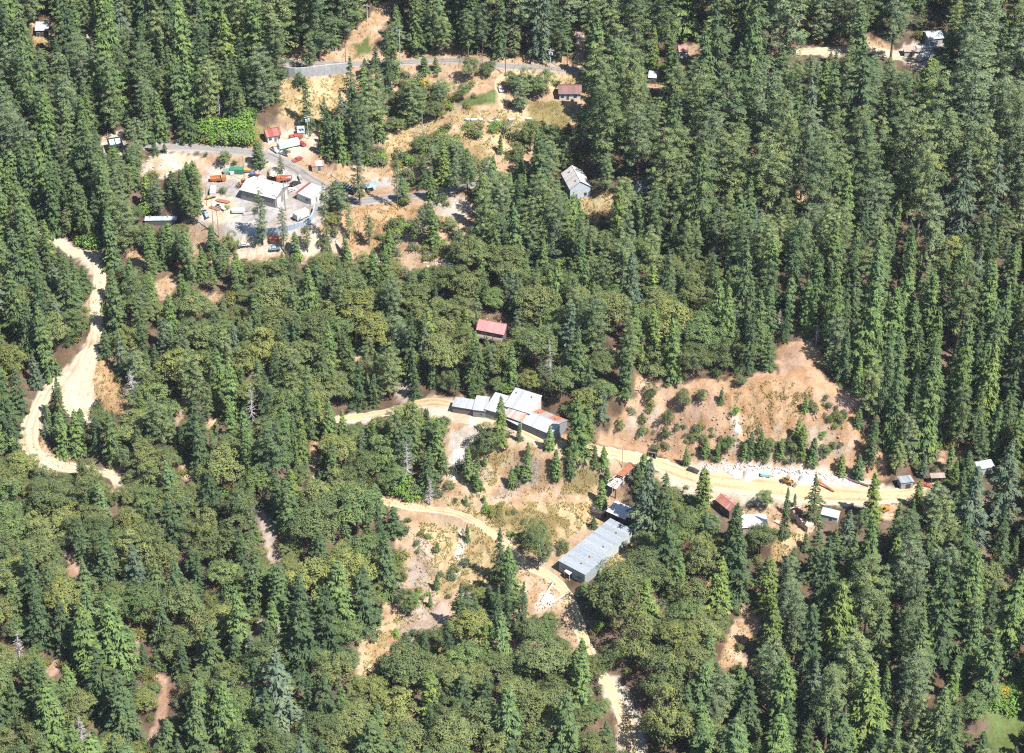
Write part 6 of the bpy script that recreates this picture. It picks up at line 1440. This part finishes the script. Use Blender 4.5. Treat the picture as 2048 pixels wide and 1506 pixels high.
def mix_at(u, v):
    """kinds and heights by part of the hillside, at the pixel of the crown"""
    if v < 360 and u > 1140 or (v < 430 and u > 1180): return (('pine', 0.62), ('fir', 0.22), ('cedar', 0.16)), (33, 45)
    if v < 230: return (('pine', 0.38), ('fir', 0.40), ('cedar', 0.22)), (26, 38)
    if v < 480 and u < 420: return (('pine', 0.22), ('fir', 0.50), ('cedar', 0.20), ('oak', 0.08)), (22, 32)
    if v < 480: return (('pine', 0.48), ('fir', 0.20), ('cedar', 0.14), ('oak', 0.18)), (20, 30)
    if u < 250 and v < 900: return (('fir', 0.56), ('cedar', 0.12), ('oak', 0.32)), (20, 29)
    if u > 1480 and v < 960: return (('fir', 0.48), ('cedar', 0.34), ('pine', 0.12), ('oak', 0.06)), (19, 38)
    if v < 900: return (('oak', 0.70), ('pine', 0.09), ('fir', 0.10), ('cedar', 0.11)), (15, 24)
    if u < 620 and v < 1130: return (('oak', 0.80), ('fir', 0.16), ('cedar', 0.04)), (14, 22)
    if u < 760: return (('fir', 0.44), ('oak', 0.49), ('cedar', 0.07)), (19, 28)
    if u < 1420: return (('oak', 0.74), ('fir', 0.19), ('cedar', 0.07)), (17, 26)
    return (('fir', 0.46), ('pine', 0.18), ('cedar', 0.20), ('oak', 0.16)), (23, 33)
SPARSE = [([(560, 150), (760, 150), (900, 155), (1160, 145), (1150, 260), (1100, 330), (960, 350), (840, 350), (720, 310), (640, 262)], 0.86), ([(690, 405), (950, 395), (960, 520), (820, 545), (700, 510)], 0.9), ([(790, 1010), (1000, 1060), (1050, 1120), (860, 1260), (720, 1390), (700, 1290), (800, 1180)], 0.9)]
ASPECT = {'fir': (0.16, 0.225), 'pine': (0.125, 0.165), 'cedar': (0.135, 0.18)}
def throw(n, scale, space_k):
    xs = RNG.uniform(-238, 238, n); ys = RNG.uniform(405, 850, n)
    zs = zat(xs, ys); us, vs, ds = proj(np.stack([xs, ys, zs], 1))
    ok = (us > -90) & (us < 2138) & (vs > -60) & (vs < 1850)
    for pl, q_ in SPARSE: ok &= ~((poly_sd(pl, us, vs) > 0) & (RNG.random(n) < q_))
    for x, y, z, u, v in zip(xs[ok], ys[ok], zs[ok], us[ok], vs[ok]):
        kinds, (h0, h1) = mix_at(u, v - 70)
        q = RNG.random(); kind = kinds[-1][0]
        for k_, p_ in kinds:
            if q < p_: kind = k_; break
            q -= p_
        if kind == 'oak':
            h = RNG.uniform(10.5, 17.0) * scale; rad = h * RNG.uniform(0.44, 0.55)
        else:
            h = RNG.uniform(h0, h1) * 1.10 * scale * (0.70 if RNG.random() < 0.18 else 1.0); rad = h * RNG.uniform(*ASPECT[kind]) * (1.32 if v > 950 and u < 1500 else ((1.12 if v > 950 else 0.98) if u > 1480 and v > 430 else 1.05))
        sp = rad * space_k * (1.36 if u > 1140 and v < 460 else (1.3 if u > 1480 else 1.0))
        if near_tree(x, y, sp): continue
        if v > 1506 and v - h * 5.0 > 1530: continue
        if blocked(x, y, 1.2): continue
        for f in (1.0, 0.8, 0.62, 0.46):
            hh, rr = h * f, rad * (0.35 + 0.65 * f)
            sh, tot = open_share(outline(kind, x, y, z, hh, rr))
            if (sh < 0.012 or sh * tot < 2.5) and not shades(x, y, z, hh, rr): break
        else: continue
        if hh < 3.0: continue
        add_tree(kind, float(x), float(y), float(hh), float(rr), space=sp * (0.5 + 0.5 * f))
throw(34000, 1.0, 1.16)
throw(22000, 0.6, 1.1)

# which trees show, and how much of each
order = sorted(range(len(TREES)), key=lambda i: -TREES[i]['y'])
IDB = np.full((MH, MW), -1, int)
for i in order:
    t = TREES[i]; rows, a, b_ = outline(t['kind'], t['x'], t['y'], t['z'], t['h'], t['rad'])
    for j, p0, p1 in zip(rows, a, b_):
        if 0 <= j < MH: IDB[j, max(0, p0):max(0, min(MW, p1))] = i
SHOWN = np.bincount(IDB[IDB >= 0], minlength=len(TREES))
CENT = {}
for i, t in enumerate(TREES):
    (ua, ub), (va, vb), _ = proj([(t['x'], t['y'], t['z'] + t['h'] * 0.6), (t['x'], t['y'], t['z'] + t['h'])])
    t['cu'], t['cv'] = float(ua), float(va)
by_kind = {}
for i, t in enumerate(TREES): by_kind.setdefault(t['kind'], []).append(i)
SINGLE = {}
for k, ids in by_kind.items():
    ids = sorted(ids, key=lambda i: -SHOWN[i] - (1000 if TREES[i]['hand'] else 0))
    SINGLE[k] = [i for i in ids[:300] if SHOWN[i] >= 6 or TREES[i]['hand']]
print('TREES', {k: (len(v), len(SINGLE[k])) for k, v in by_kind.items()})

# ------------------------------------------------------------------ labels: which tree is meant
MARKS = [('white roofed house at the upper left', 83, 60), ('dark cabin with solar panels', 231, 290), ('cream roofed garage', 530, 395), ('red striped workshop shed', 622, 385), ('red roofed white house', 547, 266), ('concrete retaining wall', 632, 142),
         ('brown roofed house', 1142, 182), ('steep white roofed house', 1160, 368), ('salmon roofed cabin', 982, 658), ('long mine building', 1060, 835), ('long tin shed', 1185, 1090), ('rust roofed hut', 1455, 1005), ('roofless ruin', 1598, 1032), ('grey tin hut on the road', 1806, 963),
         ('orange bank', 1530, 830), ('gravel road bend', 155, 765), ('gravel hairpin', 62, 850), ('white roofed hilltop house', 1872, 70), ('far white tin shed', 1975, 932), ('lower left corner', 0, 1506), ('lower right corner', 2048, 1506), ('upper left corner', 0, 0), ('upper right corner', 2048, 0),
         ('red gully', 318, 1400), ('bare clearing among the lower right firs', 1480, 1275), ('pale pole at the left edge', 9, 1015), ('green meadow', 955, 198), ('top dirt track', 740, 70), ('curved concrete wall', 560, 455), ('low blue roofed shed', 320, 440), ('pink roofed pine house', 1367, 100),
         ('chalky patch below the road', 900, 415), ('sandy track at the lower edge', 1250, 1440), ('mauve gully', 535, 1080), ('hidden white shed', 1283, 372), ('midpoint of the right edge', 2048, 753), ('midpoint of the lower edge', 1024, 1506), ('white camper in the pines', 1436, 165), ('teal drum flatbed', 690, 378), ('midpoint of the left edge', 0, 640)]
ORD = ['nearest', 'second nearest', 'third nearest', 'fourth nearest', 'fifth nearest', 'sixth nearest', 'seventh nearest', 'eighth nearest', 'ninth nearest', 'tenth nearest', 'eleventh nearest', 'twelfth nearest'] + [f'{n}th nearest' for n in range(13, 200)]
ORD = [o if not o[0].isdigit() else o.replace('21th', '21st').replace('22th', '22nd').replace('23th', '23rd').replace('31th', '31st').replace('32th', '32nd').replace('33th', '33rd') for o in ORD]
def side(mu, mv, u, v):
    du, dv = u - mu, v - mv
    if abs(du) > abs(dv): return 'right of' if du > 0 else 'left of'
    return 'below' if dv > 0 else 'above'
def label_places(items, word, desc):
    """items: list of (u, v); returns one label for each, ranked by distance on one side of a landmark"""
    U_ = np.array([p[0] for p in items]); V_ = np.array([p[1] for p in items])
    rank = {}
    for mi, (nm, mu, mv) in enumerate(MARKS):
        d = np.hypot(U_ - mu, V_ - mv); sd = [side(mu, mv, a, b_) for a, b_ in zip(U_, V_)]
        cnt = {}
        for i in np.argsort(d):
            s = sd[i]; cnt[s] = cnt.get(s, 0) + 1
            r_ = cnt[s]
            if i not in rank or (r_, d[i]) < rank[i][0]: rank[i] = ((r_, d[i]), s, nm)
    out = []
    for i in range(len(items)):
        (r_, _), s, nm = rank[i]
        L = f"{desc[i]} {word}, {ORD[r_ - 1]} {word} {s} the {nm}"
        w = L.split()
        if len(w) > 16: L = f"{desc[i].split()[0]} {word}, {ORD[r_ - 1]} {word} {s} the {nm}"
        out.append(L)
    return out
CROWN_OBJ = {}
def place_tree(i, label):
    t = TREES[i]; k = t['kind']; hr, rr, var = MODEL[k]; crown, trunk = var[t['var']]
    e = bpy.data.objects.new(NAMES[k], None); COL.objects.link(e); e.empty_display_size = 0.3
    e.location = (t['x'], t['y'], t['z'] - 0.15); e.rotation_euler = (float(RNG.normal(0, 0.022)), float(RNG.normal(0, 0.022)), t['rot']); s = t['rad'] / rr
    e.scale = (s * RNG.uniform(0.9, 1.1), s * RNG.uniform(0.9, 1.1), t['h'] / hr)
    e['label'] = label; e['category'] = {'snag': 'dead tree'}.get(k, k + ' tree'); e['group'] = {'fir': 'firs on the hillside', 'pine': 'pines on the hillside', 'cedar': 'cedars on the hillside', 'oak': 'oaks on the hillside', 'snag': 'dead trees on the hillside'}[k]
    for nm, me in (('trunk', trunk), ('crown', crown)):
        o = bpy.data.objects.new(nm, me); COL.objects.link(o); o.parent = e
        if nm == 'crown' and k != 'snag':
            c = np.array(TINTS[k][t['tint']][1]) * RNG.uniform(0.86, 1.16); o['tint'] = [float(c[0]), float(c[1]), float(c[2]), 1.0]
        if nm == 'crown': CROWN_OBJ.setdefault((k, t['var']), [None, None])[1] = o
        else: CROWN_OBJ.setdefault((k, t['var']), [None, None])[0] = o
for k, ids in SINGLE.items():
    allv = [i for i in by_kind[k] if SHOWN[i] >= 6 or TREES[i]['hand']]
    hs = np.array([TREES[i]['h'] for i in allv]); q1, q2 = np.quantile(hs, 0.33), np.quantile(hs, 0.7)
    desc = [f"{'small' if TREES[i]['h'] < q1 else ('tall' if TREES[i]['h'] > q2 else 'mid-sized')} {TINTS[k][TREES[i]['tint']][0]}" for i in allv]
    labs = label_places([(TREES[i]['cu'], TREES[i]['cv']) for i in allv], {'snag': 'dead tree'}.get(k, k), desc)
    lab = dict(zip(allv, labs))
    for i in ids: place_tree(i, lab[i])

# the rest of the wood: one object for each kind, instanced
def scatter_object(name, label, rows, protos_):
    """rows: (x, y, z, sx, sz, rot, var, tint)"""
    me = bpy.data.meshes.new(name)
    A = np.array([r_[:3] for r_ in rows], np.float32)
    me.vertices.add(len(A)); me.vertices.foreach_set('co', A.ravel())
    def att(nm, typ, key, vals): me.attributes.new(nm, typ, 'POINT').data.foreach_set(key, np.asarray(vals).ravel())
    att('scl', 'FLOAT_VECTOR', 'vector', np.array([(r_[3], r_[3], r_[4]) for r_ in rows], np.float32))
    att('rot', 'FLOAT_VECTOR', 'vector', np.array([(0, 0, r_[5]) for r_ in rows], np.float32))
    att('var', 'INT', 'value', np.array([r_[6] for r_ in rows], np.int32))
    att('tint', 'FLOAT_COLOR', 'color', np.array([(*r_[7], 1.0) for r_ in rows], np.float32))
    me.update()
    o = bpy.data.objects.new(name, me); COL.objects.link(o); o['kind'] = 'stuff'; o['label'] = label
    ng = bpy.data.node_groups.new(name + '_scatter', 'GeometryNodeTree')
    ng.interface.new_socket('Geometry', in_out='INPUT', socket_type='NodeSocketGeometry'); ng.interface.new_socket('Geometry', in_out='OUTPUT', socket_type='NodeSocketGeometry')
    gi, go = ng.nodes.new('NodeGroupInput'), ng.nodes.new('NodeGroupOutput'); jn = ng.nodes.new('GeometryNodeJoinGeometry')
    def named(nm, typ):
        n = ng.nodes.new('GeometryNodeInputNamedAttribute'); n.data_type = typ; n.inputs[0].default_value = nm; return n.outputs[0]
    sc, ro, va = named('scl', 'FLOAT_VECTOR'), named('rot', 'FLOAT_VECTOR'), named('var', 'INT')
    for vi, obs in enumerate(protos_):
        cmp_ = ng.nodes.new('FunctionNodeCompare'); cmp_.data_type = 'INT'; cmp_.operation = 'EQUAL'; cmp_.inputs[3].default_value = vi; ng.links.new(va, cmp_.inputs[2])
        for ob in obs:
            if ob is None: continue
            oi = ng.nodes.new('GeometryNodeObjectInfo'); oi.transform_space = 'ORIGINAL'; oi.inputs['Object'].default_value = ob; oi.inputs['As Instance'].default_value = True
            ip = ng.nodes.new('GeometryNodeInstanceOnPoints')
            ng.links.new(gi.outputs[0], ip.inputs['Points']); ng.links.new(cmp_.outputs[0], ip.inputs['Selection']); ng.links.new(oi.outputs['Geometry'], ip.inputs['Instance']); ng.links.new(ro, ip.inputs['Rotation']); ng.links.new(sc, ip.inputs['Scale'])
            ng.links.new(ip.outputs[0], jn.inputs[0])
    ng.links.new(jn.outputs[0], go.inputs[0])
    md = o.modifiers.new('scatter', 'NODES'); md.node_group = ng
    return o
for k, ids in by_kind.items():
    rest = [i for i in ids if i not in set(SINGLE[k])]
    if not rest or k == 'snag': continue
    hr, rr, var = MODEL[k]
    rows = []
    for i in rest:
        t = TREES[i]; s = t['rad'] / rr; c = np.array(TINTS[k][t['tint']][1]) * RNG.uniform(0.86, 1.16)
        rows.append((t['x'], t['y'], t['z'] - 0.15, s, t['h'] / hr, t['rot'], t['var'], c))
    scatter_object(k + '_forest', f'further {k} trees closing the gaps of the hillside wood', rows, [CROWN_OBJ.get((k, v), [None, None]) for v in range(len(var))])

# ------------------------------------------------------------------ shrubs, undergrowth, dry grass
GREENS = [('grey-green', (0.10, 0.115, 0.065)), ('bright green', (0.115, 0.19, 0.045)), ('olive', (0.13, 0.135, 0.045)), ('dark green', (0.06, 0.085, 0.035)), ('yellow', (0.26, 0.21, 0.04))]
SHRUB_AREAS = [  # polygon, how many, size m, tint weights
    ([(1270, 800), (1480, 770), (1640, 790), (1720, 850), (1750, 920), (1600, 935), (1400, 920), (1240, 890)], 110, (0.35, 1.7), (0.5, 0.08, 0.27, 0.15, 0)),
    ([(960, 1015), (1110, 1015), (1160, 1050), (1060, 1100), (1000, 1060)], 26, (0.8, 1.6), (0.4, 0.2, 0.4, 0, 0)),
    ([(840, 1060), (960, 1060), (980, 1150), (880, 1180), (800, 1250)], 18, (0.8, 1.8), (0.5, 0.2, 0.3, 0, 0)),
    ([(720, 1180), (815, 1060), (805, 1180), (770, 1240), (730, 1280)], 26, (1.4, 2.8), (0.3, 0.5, 0.2, 0, 0)),
    ([(770, 850), (880, 842), (893, 860), (880, 960), (890, 990), (800, 1000), (760, 940)], 56, (1.8, 3.4), (0.3, 0.5, 0.1, 0.1, 0)),
    ([(400, 250), (500, 235), (545, 262), (520, 290), (400, 292)], 40, (2.0, 3.6), (0.1, 0.8, 0.1, 0, 0)),
    ([(700, 300), (960, 250), (1100, 260), (1100, 330), (960, 350), (840, 345), (730, 330)], 80, (1.6, 3.2), (0.3, 0.35, 0.3, 0.05, 0)),
    ([(760, 170), (900, 160), (900, 240), (780, 240)], 50, (1.6, 3.0), (0.3, 0.3, 0.15, 0.1, 0.15)),
    ([(700, 400), (900, 390), (960, 410), (940, 520), (800, 540), (720, 480)], 60, (1.2, 2.6), (0.4, 0.15, 0.25, 0.2, 0)),
    ([(100, 480), (200, 470), (200, 500), (130, 500)], 16, (1.8, 3.2), (0, 1, 0, 0, 0)),
    ([(1960, 1420), (2048, 1340), (2048, 1470), (1990, 1500)], 22, (1.8, 3.2), (0.1, 0.7, 0.1, 0, 0.1)),
    ([(330, 560), (480, 590), (480, 660), (340, 640)], 20, (1.2, 2.4), (0.6, 0.2, 0.2, 0, 0)),
    ([(660, 270), (740, 250), (740, 330), (660, 330)], 18, (1.6, 3.0), (0.1, 0.7, 0.2, 0, 0)),
]
SH = []
for poly, n, (s0, s1), wts in SHRUB_AREAS:
    pts = clustered(poly, n, 16); W3 = ground([p[0] for p in pts], [p[1] for p in pts])
    for p, q in zip(pts, W3):
        if blocked(q[0], q[1], 0.5): continue
        SH.append((p[0], p[1], q, RNG.uniform(s0, s1), int(RNG.choice(5, p=np.array(wts) / sum(wts))), int(RNG.integers(4))))
SH.sort(key=lambda a: -a[3])
one = SH[:280]; rest = SH[280:]
desc = [f"{'low' if s[3] < 1.4 else ('broad' if s[3] > 2.4 else 'rounded')} {GREENS[s[4]][0]}" for s in one]
labs = label_places([(s[0], s[1]) for s in one], 'shrub', desc)
SHO = {}
for s, lb in zip(one, labs):
    o = bpy.data.objects.new('shrub', SHRUB[s[5]]); COL.objects.link(o); o.location = (s[2][0], s[2][1], s[2][2] - 0.3 * s[3] / 1.5); k = s[3] / 1.5; o.scale = (k, k, k * RNG.uniform(0.75, 1.15)); o.rotation_euler = (0, 0, RNG.uniform(0, 6.28))
    c = np.array(GREENS[s[4]][1]) * RNG.uniform(0.85, 1.15); o['tint'] = [float(c[0]), float(c[1]), float(c[2]), 1.0]
    o['label'] = lb; o['category'] = 'shrub'; o['group'] = 'shrubs on open ground'; SHO[s[5]] = o
rows = [(s[2][0], s[2][1], s[2][2] - 0.2, s[3] / 1.5, s[3] / 1.5, RNG.uniform(0, 6.28), s[5], np.array(GREENS[s[4]][1])) for s in rest]
xs, ys = RNG.uniform(-235, 235, 5200), RNG.uniform(410, 845, 5200); zs = zat(xs, ys); us, vs, _ = proj(np.stack([xs, ys, zs], 1))
for x, y, z, u, v in zip(xs, ys, zs, us, vs):
    i, j = int(u // 4), int(v // 4)
    if not (-5 < i < MW + 5 and -5 < j < MH + 30): continue
    if 0 <= i < MW and 0 <= j < MH and OPEN[j, i] and RNG.random() > 0.10: continue
    if blocked(x, y, 0.4): continue
    s = RNG.uniform(0.5, 1.6); rows.append((x, y, z - 0.2, s, s, RNG.uniform(0, 6.28), int(RNG.integers(4)), np.array(GREENS[int(RNG.choice(4, p=[0.3, 0.15, 0.3, 0.25]))][1]) * RNG.uniform(0.7, 1.1)))
scatter_object('undergrowth', 'low brush under the trees and in the clearings', rows, [[SHO[v]] for v in range(4)])

# dry grass tufts on the open slopes
V_, F_ = [], []
for poly, c, soft, rag, keep in COVER:
    if c not in (STRAW, OLIVE, ORANGE) and not (c is PEACH and keep): continue
    P = np.array(poly, float); area = 0.5 * abs(np.dot(P[:, 0], np.roll(P[:, 1], 1)) - np.dot(P[:, 1], np.roll(P[:, 0], 1)))
    n = int(area * (0.16 if c is not PEACH else 0.05))
    if n < 5: continue
    pts = inside_points(poly, n); W3 = ground([p[0] for p in pts], [p[1] for p in pts])
    for q in W3:
        if NZ_FINE(q[0], q[1]) < -0.2: continue
        h = RNG.uniform(0.25, 0.7); a = RNG.uniform(0, 3.14)
        for k in range(3):
            an = a + k * 1.05; dx, dy = math.cos(an) * h * 0.5, math.sin(an) * h * 0.5
            o = len(V_); V_ += [(q[0] - dx, q[1] - dy, q[2] - 0.05), (q[0] + dx, q[1] + dy, q[2] - 0.05), (q[0] + dy * 0.6, q[1] - dx * 0.6, q[2] + h)]; F_.append((o, o + 1, o + 2))
me = bpy.data.meshes.new('dry_grass'); fill_mesh(me, np.array(V_), np.array(F_), smooth_shade=False)
m, nt, out = new_mat('straw'); geo = nt.nodes.new('ShaderNodeNewGeometry'); f1 = noise_tex(nt, 0.25, 4, 0.6, geo.outputs['Position'])
d = nt.nodes.new('ShaderNodeBsdfDiffuse'); nt.links.new(mixc(nt, (0.30, 0.22, 0.095, 1), (0.22, 0.185, 0.075, 1), ramp(nt, f1, 0.42, 0.6)), d.inputs[0]); nt.links.new(d.outputs[0], out.inputs[0])
me.materials.append(m); o = bpy.data.objects.new('dry_grass', me); COL.objects.link(o); o['kind'] = 'stuff'; o['label'] = 'dry golden grass on the open slopes'
print('TOTAL', len(bpy.data.objects), 'grass tris', len(F_))

# ------------------------------------------------------------------ the air
m, nt, out = new_mat('haze_air')
pv = nt.nodes.new('ShaderNodeVolumePrincipled'); pv.inputs['Color'].default_value = (0.78, 0.88, 1.0, 1); pv.inputs['Density'].default_value = 0.000026; pv.inputs['Anisotropy'].default_value = 0.2
nt.links.new(pv.outputs[0], out.inputs['Volume'])
MAT['haze'] = m
zt = max(float(Z.max()), CAM[2]) + 60
hz = MB().box(float(XS[0]) - 50, float(XS[-1]) + 50, float(YS[0]) - 50, float(YS[-1]) + 50, float(Z.min()) - 3, zt).build('haze', 'haze', (1, 1, 1)); hz['kind'] = 'stuff'; hz['label'] = 'thin blue summer haze over the hillside'
